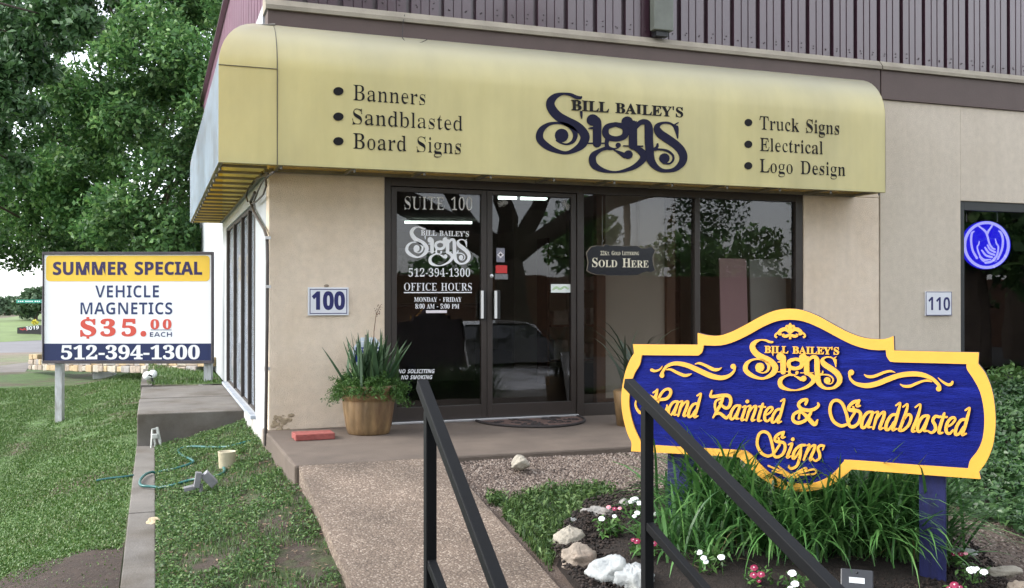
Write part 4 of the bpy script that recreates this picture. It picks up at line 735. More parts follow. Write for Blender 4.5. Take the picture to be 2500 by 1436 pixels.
# ---- things behind the glass
def panel(name, px0, py0, px1, py1, y, label, m_, cat, lean=.12, frame=None, th=.02):
    a, b_ = onY(px0, py1, y), onY(px1, py0, y); t = thing(name, ((a.x+b_.x)/2, y, a.z), label, cat); N_ = Vector((0,-1,0)); H_ = b_.z-a.z
    m = MB(); m.add([(a.x,y-lean,a.z), (b_.x,y-lean,a.z), (b_.x,y,b_.z), (a.x,y,b_.z), (a.x,y-lean+th,a.z), (b_.x,y-lean+th,a.z), (b_.x,y+th,b_.z), (a.x,y+th,b_.z)], [(0,1,2,3),(7,6,5,4),(0,4,5,1),(1,5,6,2),(2,6,7,3),(3,7,4,0)])
    m.build('board', m_, t)
    if frame:
        f = MB(); w2 = frame[0]
        for (x0, z0, x1, z1) in ((a.x-w2,a.z-w2,a.x-.002,b_.z+w2), (b_.x+.002,a.z-w2,b_.x+w2,b_.z+w2), (a.x,a.z-w2,b_.x,a.z-.002), (a.x,b_.z+.002,b_.x,b_.z+w2)): f.box((x0,y-.05,z0), (x1,y+.03,z1))
        f.build('frame', frame[1], t)
    return t
WOODD = mat('brown_wood', (.10,.045,.022), .5, .25, 3, .05, 30, stretch=(8,8,1))
panel('display_screen', 1474, 478, 1622, 972, .55, 'tall beige display panel in a brown wooden frame inside the window', mat('beige_panel', (.42,.37,.31), .8, .06, 2), 'display panel', 0, (.10, WOODD))
panel('sample_board', 1757, 632, 1822, 1000, .32, 'pinkish sign board leaning inside the right window pane', mat('pink_board', (.42,.25,.27), .5, .05, 3), 'board', .06)
panel('sample_board', 1831, 634, 1917, 1000, .30, 'grey sign board leaning beside the pink board inside', mat('grey_board', (.27,.27,.25), .5, .05, 3), 'board', .06)
panel('sample_board', 1368, 860, 1402, 990, .5, 'dark board leaning inside the right door leaf near the floor', mat('dark_board', (.035,.03,.03), .5, .1, 3), 'board', .2)
ct = thing('reception_counter', (2.0,4.2,0), 'grey reception counter deep inside behind the left door leaf', 'counter'); m = MB(); m.box((1.0,4.2,0), (3.2,4.9,1.0)); m.build('body', mat('counter_grey', (.16,.14,.12), .6, .1, 4), ct, bevel=.01); m = MB(); m.box((.95,4.15,1.0), (3.25,4.95,1.05)); m.build('top', mat('counter_top', (.16,.14,.12), .4, .1, 4), ct, bevel=.008)
sh = thing('paper_shelf', (4.7,3.2,0), 'dark shelf with paper stacks seen through the large window', 'shelf'); m = MB()
for z in (.3,.75,1.2,1.65): m.box((3.9,3.2,z), (5.8,3.55,z+.03))
for x in (3.88,5.8): m.box((x-.03,3.2,0), (x,3.56,1.9))
m.build('rack', WOODD, sh); m = MB()
for z in (.33,.78,1.23):
    for k in range(7): x = 3.95+k*.26; m.box((x,3.22,z), (x+.2,3.5,z+.05+.2*random.random()))
m.build('paper_stack', mat('paper', (.4,.38,.33), .9, .3, 9), sh)
for k, (px, py, w_, h_) in enumerate(((1300,540,.35,.45), (1360,560,.3,.5), (1020,640,.4,.3))):
    c = onY(px, py, 11.9); m = MB(); m.box((c.x-w_,11.93,c.z-h_), (c.x+w_,11.99,c.z+h_)); tag(m.build('wall_poster', mat('poster%d' % k, ((.25,.05,.05),(.35,.35,.38),(.5,.5,.5))[k], .7, .4, 5), loc=c), ('dark red poster on the far wall inside','pale grey poster on the far wall inside','whitish poster on the far wall inside')[k], 'poster')
# ---- round backlit emblem in the next suite
PE = Plane((0,.16,0), (1,0,0), (0,-1,0)); fe = crop(2330, 520, 8.975, PE); E_ = thing('window_emblem', fe(705, 1245, 0), 'round glowing blue sign with white cupped hands in the dark window', 'lit sign')
m = MB(); disc(m, fe, 705, 705, 530, -.03, 0, 0, 48); m.build('disc', mat('lit_blue', (.010,.006,.50), .4, .0, 3, emit=.62), E_)
m = MB(); R_ = [(705+478*math.cos(2*math.pi*k/40), 705+490*math.sin(2*math.pi*k/40), 62) for k in range(41)]; stroke(m, fe, R_, 0, .002, 2, cap=False)
strokes(m, fe, [[(490,255,35),(560,310,35),(640,370,45),(700,440,50),(735,560,42),(770,680,42),(830,770,40),(885,795,35)], [(845,240,40),(800,320,35),(750,390,45),(725,450,40)], [(430,405,25),(380,450,45),(365,620,45),(400,820,45),(490,990,50)], [(970,395,25),(1020,440,45),(1060,580,45),(1050,750,45),(1010,880,45),(950,1010,40)],
 [(545,625,20),(530,690,28),(500,740,28),(515,830,35),(550,920,35),(590,1000,45),(640,1060,40)], [(895,570,20),(920,670,30),(960,740,35),(945,880,40),(900,980,45),(800,1070,50),(680,1090,50)], [(725,705,30),(780,800,40),(890,860,45)], [(670,760,35),(750,870,45),(870,920,45)], [(600,820,35),(690,930,45),(820,970,45)], [(560,960,45),(650,1030,50),(790,1020,25)]], 0, .0025)
m.build('hands', mat('lit_white_blue', (.45,.45,1.0), .4, 0, emit=.42), E_)
m = MB()
for x in (280, 955): m.tube([fe(x,-30,-.01), fe(x,190,-.01)], .008, 6)
m.build('hanging_wire', ALU, E_)
# ---- carved blue and yellow sign
OL, OR = Vector((1.85,-3.09,0)), Vector((3.10,-4.55,0)); US = (OR-OL).normalized(); NS = Vector((US.y, -US.x, 0))
if NS.dot(CAM-OL) < 0: NS = -NS
PB = Plane(OL, US, NS); fb = crop(1500, 740, 2.6596, PB)
c0 = PB.at(*PB.hit(1950, 1170)); BS = thing('carved_sign', (c0.x, c0.y, bedz(c0.y)), 'carved blue wooden sign with yellow scalloped border on two blue posts', 'sign')
OUT = [(120,268),(330,270),(541,271),(540,195),(600,210),(680,212),(760,187),(850,142),(950,87),(1040,50),(1130,37),(1220,47),(1320,85),(1420,140),(1520,192),(1620,226),(1720,236),(1770,230),(1812,215),(1815,309),(2090,316),(2366,322),(2362,395),(2410,460),(2450,560),(2470,680),(2474,800),(2456,930),(2415,1030),(2368,1095),(2378,1143),(1950,1111),(1540,1080),(1480,1132),(1420,1175),(1340,1208),(1230,1224),(1100,1212),(1010,1172),(930,1118),(860,1050),(815,1010),(770,998),(440,980),(108,963),(110,905),(85,850),(60,760),(45,660),(48,560),(70,450),(100,370),(128,325)]
INN = [(178,338),(360,340),(545,341),(570,318),(580,275),(690,275),(780,250),(880,202),(960,157),(1050,119),(1140,108),(1230,120),(1330,160),(1430,213),(1530,264),(1620,294),(1700,306),(1762,305),(1767,345),(1785,375),(1820,384),(2060,390),(2286,396),(2290,432),(2332,495),(2375,580),(2398,690),(2401,800),(2385,900),(2350,970),(2310,1020),(2296,1075),(1910,1048),(1530,1020),(1490,1028),(1445,1080),(1390,1128),(1310,1164),(1220,1174),(1110,1160),(1020,1112),(950,1050),(905,1000),(870,970),(820,956),(500,938),(180,918),(165,885),(130,810),(105,720),(95,640),(105,540),(130,460),(165,400)]
def smooth_poly(P_, k=3, sharp=rad(38)):
    out = []; n = len(P_)
    def corner(i):
        a, b_, c = [np.array(P_[j % n], float) for j in (i-1, i, i+1)]; d1, d2 = b_-a, c-b_
        return abs(math.atan2(d1[0]*d2[1]-d1[1]*d2[0], d1@d2)) > sharp
    for i in range(n):
        p1, p2 = np.array(P_[i], float), np.array(P_[(i+1) % n], float)
        p0 = 2*p1-p2 if corner(i) else np.array(P_[i-1], float); p3 = 2*p2-p1 if corner(i+1) else np.array(P_[(i+2) % n], float)
        for j in range(k):
            t = j/k; out.append(tuple(.5*((2*p1)+(p2-p0)*t+(2*p0-5*p1+4*p2-p3)*t*t+(3*p1-p0-3*p2+p3)*t**3)))
    return out
def uvp(P_): return [PB.hit(1500+x/2.6596, 740+y/2.6596) for x, y in P_]
SO, SI = uvp(smooth_poly(OUT)), uvp(smooth_poly(INN)); fuv = lambda x, y, h: PB.at(x, y, h)
YEL = mat('sign_yellow', (.72,.365,.045), .5, .05, 5, .08, 60); BLU = mat('sign_blue', (.0035,.009,.15), .65, .25, 5, .6, 26, spec=.12, stretch=(1,1,9), col2=(.009,.018,.21), c2scale=2.5, c2lo=.5, c2hi=.75)
DKE = mat('sign_dark_edge', (.03,.014,.035), .7, .1, 9)
m = MB(); V_, F_ = fill_curve([SO]); slab_from_fill(m, V_, F_, fuv, -.055, -.014); m.build('backing', DKE, BS)
m = MB(); V_, F_ = fill_curve([SI]); slab_from_fill(m, V_, F_, fuv, -.0135, -.0115); m.build('blue_field', BLU, BS)
m = MB(); V_, F_ = fill_curve([SO, SI]); slab_from_fill(m, V_, F_, fuv, -.0135, 0.0); m.build('border', YEL, BS)
h0, h1 = -.012, -.002
m = MB(); h1l = h1
ul, vl = PB.hit(1814, 957); ur, vr = PB.hit(2057, 834)
fl = crop(1500, 740, 2.6596, PB)
def fsign(x, y, h):          # the logo sketch placed over its place on the sign (levelled, then laid along the sign)
    x, y = logo_flat(x, y); a = 833+(x-158)/(2258-158)*(1480-833); b_ = 248+(y-212)/(1240-212)*(563-248)+(a-1150)*.034
    return fl(a, b_, h)
strokes(m, fsign, LOGO, h0, h1, k=7); m.build('logo', YEL, BS)
m = MB(); text_px(m, PB, "BILL BAILEY'S", 1500+975/2.6596, 740+323/2.6596, 1500+1457/2.6596, 740+335/2.6596, 16.5, 'R', .012, h0, h1); m.build('lettering', YEL, BS)
# chancery lettering in brush strokes
LA = [[(160,-225,30),(90,-210,40),(30,-120,44),(20,-30,44),(60,-20,36),(110,-100,30),(155,-200,30)], [(170,-215,32),(125,-100,44),(105,-30,40),(150,-22,20)]]
LN = [[(10,-215,20),(68,-230,30),(40,-135,42),(5,-8,30)], [(30,-105,25),(100,-205,30),(150,-225,40),(140,-155,44),(90,-15,42),(138,-18,20)]]
LD = [[(160,-210,35),(90,-200,40),(30,-110,44),(15,-20,44),(60,-20,34),(120,-110,30)], [(148,-332,24),(205,-365,24),(180,-260,42),(140,-110,44),(105,-12,44),(158,-22,22)]]
LI = [[(20,-200,20),(68,-215,35),(45,-120,44),(12,-10,42),(60,-15,22)], [(98,-290,28)]]
LT = [[(90,-265,35),(65,-185,44),(20,-20,44),(70,-10,22)], [(30,-225,28),(125,-218,28)]]
LE = [[(20,-95,22),(90,-135,30),(138,-195,32),(120,-225,34),(70,-205,40),(25,-130,44),(20,-40,44),(62,-12,36),(108,-55,28)]]
LS = [[(150,-215,30),(95,-225,40),(60,-170,42),(90,-110,44),(95,-50,44),(45,-8,32),(0,-30,24)]]
LL = [[(60,-330,24),(128,-365,24),(90,-200,44),(20,-25,44),(58,-10,22)]]
LB = [[(60,-320,24),(120,-355,24),(95,-240,42),(30,-60,42),(10,-10,40),(70,-15,36),(140,-90,40),(165,-190,40),(120,-215,34),(60,-130,28)]]
LG = [[(160,-215,32),(95,-205,42),(30,-110,44),(15,-20,44),(55,-22,34),(115,-110,30),(145,-190,30)], [(140,-190,32),(125,-70,44),(85,70,44),(10,120,44),(-35,100,36),(-40,70,22)]]
CH, CP = [(145,345,18),(130,420,28),(150,490,34),(195,545,42),(260,560,45),(330,520,42),(390,430,42),(430,330,48),(452,250,42),(462,200,36)], None
CAPH = [CH, [(400,245,22),(465,200,24)], [(330,295,48),(420,330,48),(520,348,46),(610,332,48),(662,270,45),(665,210,45),(620,187,40),(560,215,38),(505,290,40),(470,390,42),(450,470,42),(455,545,42),(510,575,40),(575,540,40),(612,470,30),(610,425,14)]]
CAPP = [[(1295,215,24),(1277,295,42),(1330,302,48),(1450,287,52),(1550,292,52),(1585,350,50),(1570,440,48),(1520,482,44),(1460,450,42),(1420,400,40)], [(1468,310,44),(1432,420,46),(1370,530,44),(1318,622,26)], [(1430,335,30),(1362,370,35),(1343,450,36),(1362,545,30)], [(1350,572,36),(1420,560,44),(1520,632,44),(1555,585,25)]]
CAPS = [[(840,482,32),(760,500,38),(670,440,38),(630,320,38),(650,220,38),(710,187,35),(780,230,38),(830,350,38),(850,440,40),(872,500,40),(920,510,38),(980,460,38),(1005,370,40),(980,322,38),(905,310,48),(862,298,42),(865,260,38),(920,210,42),(985,192,28)], [(985,192,34),(962,250,46),(998,256,22)], [(915,270,26),(932,305,22)], [(932,340,30),(880,420,30),(862,465,22)]]
AMP = [[(332,235,32),(348,182,36),(285,192,40),(245,240,38),(282,292,40),(370,312,42),(450,290,40),(490,250,34),(482,222,20)], [(275,310,38),(190,360,38),(180,430,40),(240,465,40),(330,432,40),(385,360,38),(400,325,30)], [(290,335,30),(350,390,48),(440,482,48),(478,430,22)], [(250,408,30),(262,350,22),(310,338,20)]]
SIGS = [[(940,722,58),(830,750,60),(700,680,62),(610,500,62),(640,290,62),(740,217,60),(860,270,60),(920,430,62),(960,620,60),(980,740,60),(1060,770,60),(1170,700,62),(1220,560,64),(1190,462,60),(1080,440,72),(1000,410,60),(1010,330,62),(1090,260,62),(1190,222,42)], [(1190,225,48),(1150,340,62),(1215,335,32)], [(1075,355,46),(1092,425,38)], [(1100,500,52),(1010,640,52),(975,700,40)],
 [(1290,500,30),(1370,472,48),(1330,600,65),(1265,770,65),(1340,752,30)], [(1385,385,40)], [(1650,510,52),(1530,530,60),(1420,650,64),(1390,790,64),(1440,780,50),(1530,650,45),(1570,560,45)], [(1565,580,45),(1545,750,62),(1480,950,62),(1370,1020,60),(1310,1000,55),(1300,960,35)], [(1690,520,32),(1750,500,42),(1700,640,64),(1625,830,48)], [(1690,690,40),(1790,540,45),(1870,520,56),(1850,610,64),(1760,830,62),(1830,800,30)], [(2070,525,46),(1980,522,55),(1935,590,60),(1970,690,64),(1970,790,60),(1890,850,46),(1840,830,36)], [(2070,530,40),(2038,612,30)],
 [(1380,1150,38),(1500,1090,38),(1640,1010,32),(1690,1030,28),(1640,1062,28),(1420,1150,32)], [(1420,1160,32),(1700,1070,38),(1850,1040,38),(1900,1080,38),(1850,1140,38),(1720,1152,32),(1550,1160,28)], [(1300,1140,38),(1180,1060,38),(1070,970,30)], [(1260,1150,32),(1100,1070,38),(850,960,30)], [(1230,1150,28),(940,1070,28)], [(1190,1170,45),(1340,1190,95),(1500,1190,45)], [(1340,1180,60),(1340,1245,20)], [(1420,1190,50),(1470,1225,30)]]
m = MB(); fA, fB, fC = crop(1530, 920, 6.25, PB), crop(1900, 940, 5, PB), crop(1780, 1030, 8.93, PB)
strokes(m, fA, CAPH+CAPP, h0, h1, k=5)
def put(L_, f, x, y, s):
    strokes(m, f, [[(x+a*s, y+b_*s, w_*s) for a, b_, w_ in st_] if len(st_) > 1 else [(x+st_[0][0]*s, y+st_[0][1]*s, st_[0][2]*s)] for st_ in L_], h0, h1, k=5)
for L_, x, y in ((LA,615,602),(LN,778,606),(LD,925,622),(LA,1562,662),(LI,1740,668),(LN,1818,676),(LT,1985,680),(LE,2085,690),(LD,2200,706)): put(L_, fA, x, y, 1.0)
strokes(m, fB, AMP+CAPS, h0, h1, k=5)
for L_, x, y in ((LA,1000,536),(LN,1155,543),(LD,1300,556),(LB,1468,562),(LL,1618,576),(LA,1682,582),(LS,1830,592),(LT,1942,594),(LE,2032,606),(LD,2148,616)): put(L_, fB, x, y, .92)
strokes(m, fC, SIGS, h0, h1, k=5)
m.build('script_lettering', YEL, BS)
m = MB(); fD, fE = crop(1560, 770, 7.56, PB), crop(2040, 870, 7.81, PB)
strokes(m, fD, [[(420,1112,88),(435,1040,50),(500,950,55),(600,900,65),(720,890,75),(900,930,85),(1100,1020,92),(1300,1110,95),(1450,1150,85),(1560,1150,78),(1670,1110,60),(1750,1030,42),(1772,955,36)], [(1735,945,48)], [(500,1005,15),(580,1000,40),(700,1060,50),(830,1110,55),(910,1100,45),(970,1080,10)], [(1035,900,15),(1110,885,40),(1230,930,50),(1370,1000,60),(1460,1000,45),(1525,965,10)], [(430,935,8),(380,1000,30),(290,1030,42),(230,1010,56)]], h0, h1)
m.build('scroll', YEL, BS); m = MB()
strokes(m, fE, [[(253,325,35),(280,430,45),(360,510,60),(480,550,80),(620,560,95),(800,520,100),(1000,440,100),(1200,370,95),(1400,340,95),(1600,345,90),(1760,390,75),(1880,460,65),(1970,560,62),(1965,620,105)], [(295,310,55)], [(540,345,12),(600,385,45),(700,390,55),(800,360,55),(920,310,50),(1040,285,40),(1135,310,10)], [(1225,530,12),(1300,570,45),(1420,570,55),(1540,520,50),(1660,475,40),(1760,465,40),(1840,490,10)], [(1950,410,10),(2030,480,35),(2130,540,50),(2200,535,56),(2225,497,50)]], h0, h1)
m.build('scroll', YEL, BS); m = MB()
TOPO = [[(1140,130,8),(1140,150,26),(1140,172,30),(1140,195,16),(1140,235,14)]]
for s_ in (1, -1):
    mir = lambda L_: [(1140+s_*(x-1140), y, w_) for x, y, w_ in L_]
    TOPO += [mir([(1140,160,12),(1120,150,16),(1112,162,12)]), mir([(1140,198,10),(1115,172,22),(1085,175,24),(1068,196,22),(1085,205,12)]), mir([(1075,185,12),(1050,200,12),(1043,215,12),(1055,224,12)]), mir([(1140,205,14),(1165,215,20),(1185,212,16),(1180,200,10)])]
strokes(m, fb, TOPO, h0, h1, k=5); m.build('ornament', YEL, BS)
POSTM = mat('post_blue', (.0045,.008,.075), .7, .25, 6, .3, 30, stretch=(6,6,1))
for px0, px1, pyt in ((1621,1690,1060), (2240,2306,1120)):
    u0_, _ = PB.hit(px0, pyt); u1_, vt = PB.hit(px1, pyt); m = MB(); c = PB.at((u0_+u1_)/2, 0, -.075); zb_ = bedz(c.y)-.25
    m.obox((c.x, c.y, (vt+zb_)/2), US, NS, (0,0,1), (u1_-u0_)/2, .018, (vt-zb_)/2); m.build('post', POSTM, BS, bevel=.004)
# ---- yard sign
DS = 13.5; AH = Vector((CA.x, CA.y, 0)).normalized(); PY = Plane(CAM+AH*DS, (AH.y, -AH.x, 0), -AH); PY.O.z = 0
q0 = PY.at(*PY.hit(310, 1038)); YS = thing('yard_sign', q0, 'white and yellow SUMMER SPECIAL banner in a grey frame on posts', 'sign')
def rect(mb, x0, y0, x1, y1, ha, hb, mi=0, round_=0):
    ua, va = PY.hit(x0, y1); ub, vb = PY.hit(x1, y0); r = round_; P_ = [(ua,va), (ub,va), (ub,vb), (ua,vb)]
    if r: P_ = [(x, y) for cx, cy, a0 in ((ua+r,va+r,180), (ub-r,va+r,270), (ub-r,vb-r,0), (ua+r,vb-r,90)) for x, y in [(cx+r*math.cos(rad(a0+k*30)), cy+r*math.sin(rad(a0+k*30))) for k in range(4)]]
    mb.prism(P_, PY.O, PY.U, PY.Vv, PY.N, ha, hb, mi)
m = MB(); rect(m, 107.5, 622, 516, 880.5, -.02, -.001); m.build('panel', mat('banner_white', (.86,.87,.90), .35, .02, 2), YS)
m = MB()
for a in ((104,615,520,622), (104,880.5,520,888), (104,622,107.5,880.5), (516,622,520,880.5)): rect(m, *a, -.06, .02)
m.build('frame', mat('weathered_frame', (.065,.055,.066), .6, .3, 6, .1, 40), YS, bevel=.004)
m = MB(); rect(m, 112.5, 624, 512, 687, 0, .002, 0, .05); m.build('yellow_panel', mat('banner_yellow', (.82,.53,.045), .3, .06, 1.5, .15, 3), YS)
m = MB(); rect(m, 107.6, 838.8, 515.9, 880.4, 0, .002); m.build('blue_panel', mat('banner_blue', (.008,.018,.09), .3, .1, 1.2, .1, 3), YS)
PURP, BLUT, REDT = mat('purple_text', (.016,.006,.075), .4, 0), mat('blue_text', (.010,.026,.12), .4, .15, 6), mat('red_text', (.62,.075,.05), .4, 0)
m = MB(); text_px(m, PY, "SUMMER SPECIAL", 130, 671, 493, 670.5, 30.8, 'N', .010, 0, .004); m.build('lettering', PURP, YS)
m = MB(); text_px(m, PY, "VEHICLE", 232, 726.4, 388.5, 726.2, 29.2, 'N', -.010, 0, .002); m.build('lettering', BLUT, YS); m = MB(); text_px(m, PY, "MAGNETICS", 196, 767.5, 421, 767.5, 28.8, 'N', -.010, 0, .002); m.build('lettering', BLUT, YS); m = MB(); text_px(m, PY, "EACH", 365.5, 822.3, 420, 822.3, 11.2, 'N', -.016, 0, .002)
rect(m, 367.5, 804.9, 418.5, 806.3, 0, .002); m.build('lettering', BLUT, YS)
m = MB(); text_px(m, PY, "35", 246, 820.5, 331.5, 820.5, 39, 'R', .012, 0, .002, track=.10); text_px(m, PY, "S", 197, 820.5, 233.5, 820.5, 40, 'R', .012, 0, .002); rect(m, 211, 774, 218, 784, 0, .0022); rect(m, 211, 818, 218, 827, 0, .0022)
text_px(m, PY, "00", 367.8, 803.6, 418, 803.6, 22.3, 'R', .012, 0, .002, track=.12); disc(m, crop(0,0,1,PY), 350, 815, 7.2, 0, .002); m.build('lettering', REDT, YS)
m = MB(); text_px(m, PY, "512-394-1300", 150, 876.8, 487, 876.4, 31.5, 'R', .010, 0, .004); m.build('lettering', mat('white_vinyl', (.8,.8,.8)), YS)
PW = mat('white_post', (.42,.43,.45), .7, .25, 5, .2, 30, col2=(.30,.29,.27), c2scale=4, c2lo=.5, c2hi=.7, stretch=(4,4,1))
for x0, x1, yb_ in ((128.5,146,1042), (494,512,922)):
    m = MB(); ua, va = PY.hit(x0, yb_); ub, vb = PY.hit(x1, 890); m.prism([(ua,va-.1), (ub,va-.1), (ub,vb+.9), (ua,vb+.9)], PY.O, PY.U, PY.Vv, PY.N, -.15, -.062); m.build('post', PW, YS, bevel=.004)
# ---------------------------------------------------------------- handrails
RAIL = mat('black_rail', (.0018,.0024,.0035), .62, .2, 12, .05, 60, spec=.18)
def handrail(X, ptop, far, near, lowp, lown, label):
    a, b_ = onX(*far, X), onX(*near, X); d = (b_-a); b2 = b_+d*.35; p = onX(*ptop, X); q, r_ = onX(*lowp, X), onX(*lown, X); q.x = r_.x = X; r2 = r_+(r_-q)*1.5
    t = thing('handrail', (X, p.y, bedz(p.y)), label, 'handrail'); W_ = .042
    m = MB(); m.bar(a, b2, W_, W_); m.build('top_rail', RAIL, t, bevel=.004)
    zt = a.z+(p.y-a.y)*d.z/d.y-.02; m = MB(); m.box((X-.02,p.y-.02,bedz(p.y)-.15), (X+.02,p.y+.02,zt)); m.build('post', RAIL, t, bevel=.004)
    m = MB(); m.bar(Vector((X,p.y-.018,q.z)), r2, .032, .034); m.build('lower_rail', RAIL, t, bevel=.003)
    y2 = p.y-1.3; zt2 = a.z+(y2-a.y)*d.z/d.y-.02; m = MB(); m.box((X-.02,y2-.02,-1.1), (X+.02,y2+.02,zt2)); m.build('post', RAIL, t, bevel=.004)
handrail(.02, (1050,1040), (1030,938), (1218,1436), (1042,1365), (1072,1436), 'black square tube handrail left of the walkway')
handrail(.93, (1580,1100), (1534,935), (2030,1436), (1588,1285), (1722,1440), 'black square tube handrail crossing in front of the blue sign')
# ================================================================ porch things
TERRA = mat('glazed_pot', (.19,.120,.055), .5, .45, 9, .4, 30, col2=(.085,.045,.022), c2scale=7, c2lo=.45, c2hi=.68, stretch=(1,1,.3))
pc = Vector((.762,-.455,0)); PT = thing('plant_pot', pc, 'fluted ochre clay pot on the porch beside the left door leaf', 'pot'); m = MB()
flute = lambda t, z: 1+(.035*abs(math.sin(t*9)) if .03 < z < .28 else 0)
m.lathe([(.0,.0),(.165,.0),(.172,.012),(.182,.06),(.196,.16),(.210,.27),(.213,.285),(.222,.292),(.226,.30),(.236,.385),(.238,.40),(.228,.405),(.215,.395),(.21,.35),(.0,.35)], pc, 72, rfun=flute); m.build('pot', TERRA, PT, smooth=True)
MB().lathe([(0,.352),(.209,.352)][::-1], pc, 24).build('soil', mat('potting_soil', (.03,.022,.016), .95, .3, 20, .6, 60), PT)
rg = np.random.default_rng(3); AG = mat('agave_green', (.035,.075,.045), .5, .2, 6, island=[(.020,.05,.022),(.036,.085,.035),(.055,.11,.04)])
FERN = mat('fern_green', (.05,.12,.02), .6, 0, island=[(.025,.07,.012),(.05,.13,.02),(.09,.18,.035)], trans=.25)
AGP = thing('spiky_plant', pc+Vector((0,0,.35)), 'dark green sword leaved plant growing in the ochre pot', 'plant')
v, f = strap_geo(pc+Vector((0,0,.34)), 120, .47, .044, .07, rg, up=.74, seg=6, droop=(0, 18)); quick('leaves', v, f, AG, AGP)
FP = thing('feathery_fern', pc+Vector((.05,-.1,.36)), 'feathery bright green fern spilling over the rim of the ochre pot', 'plant')
pts = []
for k in range(270):
    a = rg.random()*2*math.pi; L_ = .11+.15*rg.random(); el = rad(5+75*rg.random()); p = np.array(pc)+np.array([.12*math.cos(a), .12*math.sin(a), .37]); dr = .25+.6*rg.random()
    for j in range(16):
        t = j/15; q = p+np.array([math.cos(a)*math.cos(el), math.sin(a)*math.cos(el), math.sin(el)])*L_*t+np.array([0,0,-dr*L_*t*t])
        for z in range(7): pts.append(q+rg.normal(size=3)*.014*(1.4-t*.5))
v, f = leaf_geo(np.array(pts), .026, asp=.26, rng=rg); quick('fronds', v, f, FERN, FP)
st_ = thing('dry_stalk', pc+Vector((.05,.05,.36)), 'thin dry flower stalk rising from the ochre pot', 'plant'); m = MB()
b_ = pc+Vector((.06,.1,.36)); s0 = onY(913, 810, -.35); s1 = onY(918, 770, -.35); s2 = onY(929, 745, -.35)
m.tube([b_, s0, s1, s2], [.005,.004,.003,.002], 6); m.build('stem', mat('dry_stalk', (.16,.10,.06), .9, .2, 20), st_)
v, f = leaf_geo(np.array([np.array(s1.lerp(s2, rg.random()))+rg.normal(size=3)*.014 for k in range(40)]), .018, rng=rg); quick('buds', v, f, mat('dry_buds', (.22,.14,.10), .9, .2, 20), st_)
PSC = Plane((0,-.13,0), (1,0,0), (0,-1,0)); yd = thing('security_sign', PSC.at(*PSC.hit(900,1000)), 'white and blue eight sided yard sign behind the potted plant', 'sign'); m = MB()
V_, F_ = fill_curve([[PSC.hit(*q) for q in [(862,850),(882,824),(916,824),(934,846),(934,905),(862,905)]]]); slab_from_fill(m, V_, F_, lambda x, y, h: PSC.at(x, y, h), -.006, 0); m.build('panel', mat('yard_white', (.62,.68,.76), .4, .1, 8), yd)
m = MB(); V_, F_ = fill_curve([[PSC.hit(*q) for q in [(868,848),(928,848),(928,884),(868,884)]]]); slab_from_fill(m, V_, F_, lambda x, y, h: PSC.at(x, y, h), 0, .001); m.build('blue_band', mat('yard_blue', (.02,.035,.22), .4, .1, 8), yd)
m = MB(); fs_ = crop(0,0,1,PSC)
for y, xs_ in ((854,(872,922)), (864,(876,918)), (873,(874,920))): 
    x = xs_[0]
    while x < xs_[1]: w_ = 4+4*random.random(); stroke(m, fs_, [(x,y,4.5), (x+w_,y,4.5)], 0, .002, cap=False); x += w_+2.5
stroke(m, fs_, [(880,834,2), (915,834,2)], 0, .0012, cap=False)
m.build('print', mat('white_vinyl', (.8,.8,.8)), yd); m = MB(); p = PSC.at(*PSC.hit(893,820)); m.tube([(p.x,-.14,.3), (p.x,-.14,p.z+.01)], .009, 8); m.build('stake', FRAMEST, yd)
a, b_ = onZ(721, 1078, .0), onZ(819, 1074, .0); m = MB(); m.obox(((a.x+b_.x)/2,a.y+.11,.026), (1,.02,0), (-.02,1,0), (0,0,1), .155, .105, .025)
tag(m.build('paving_brick', mat('red_brick', (.26,.065,.055), .85, .25, 14, .4, 60, col2=(.20,.06,.05), c2scale=9), loc=((a.x+b_.x)/2,a.y+.1,0), bevel=.006), 'flat red brick paver lying on the porch near the wall corner', 'brick')
# half-round mat
MT = thing('door_mat', (2.33,-.06,0), 'half round dark rubber door mat with scroll pattern at the doors', 'mat'); m = MB(); A_, B__ = .50, .62
arc = [(2.33+A_*math.cos(math.pi+math.pi*k/28), -.05+B__*math.sin(math.pi+math.pi*k/28)) for k in range(29)]
m.prism(arc, (0,0,0), (1,0,0), (0,1,0), (0,0,1), .0005, .010); m.build('base', mat('mat_brown', (.10,.06,.05), .95, .4, 40, .6, 90), MT); m = MB()
m.tube([(x, y, .012) for x, y in arc], .012, 6)
for k in range(26):
    t = math.pi+math.pi*(.06+.88*random.random()); r = .25+.6*random.random(); x, y = 2.33+A_*r*math.cos(t), -.05+B__*r*math.sin(t); a0 = random.random()*6.28; s_ = random.choice((-1,1))
    m.tube([(x+(.012+.006*j)*math.cos(a0+s_*j*.7), y+(.012+.006*j)*math.sin(a0+s_*j*.7), .012) for j in range(9)], .0055, 5)
m.build('scroll_ribs', mat('mat_rubber', (.025,.02,.02), .8, .2, 20), MT)
# tall reedy plant behind the carved sign
gp = Vector((3.05,-.75,0)); GT = thing('tall_reed_plant', gp, 'tall thin bladed plant in a pot behind the blue sign', 'plant'); m = MB(); m.lathe([(.0,.0),(.14,.0),(.17,.3),(.16,.31),(0,.3)], gp, 24); m.build('pot', TERRA, GT, smooth=True)
v, f = strap_geo(gp+Vector((0,0,.28)), 34, .72, .030, .05, rg, up=.80, seg=6); quick('leaves', v, f, mat('reed_green', (.03,.05,.03), .5, island=[(.02,.035,.02),(.05,.07,.04)]), GT)
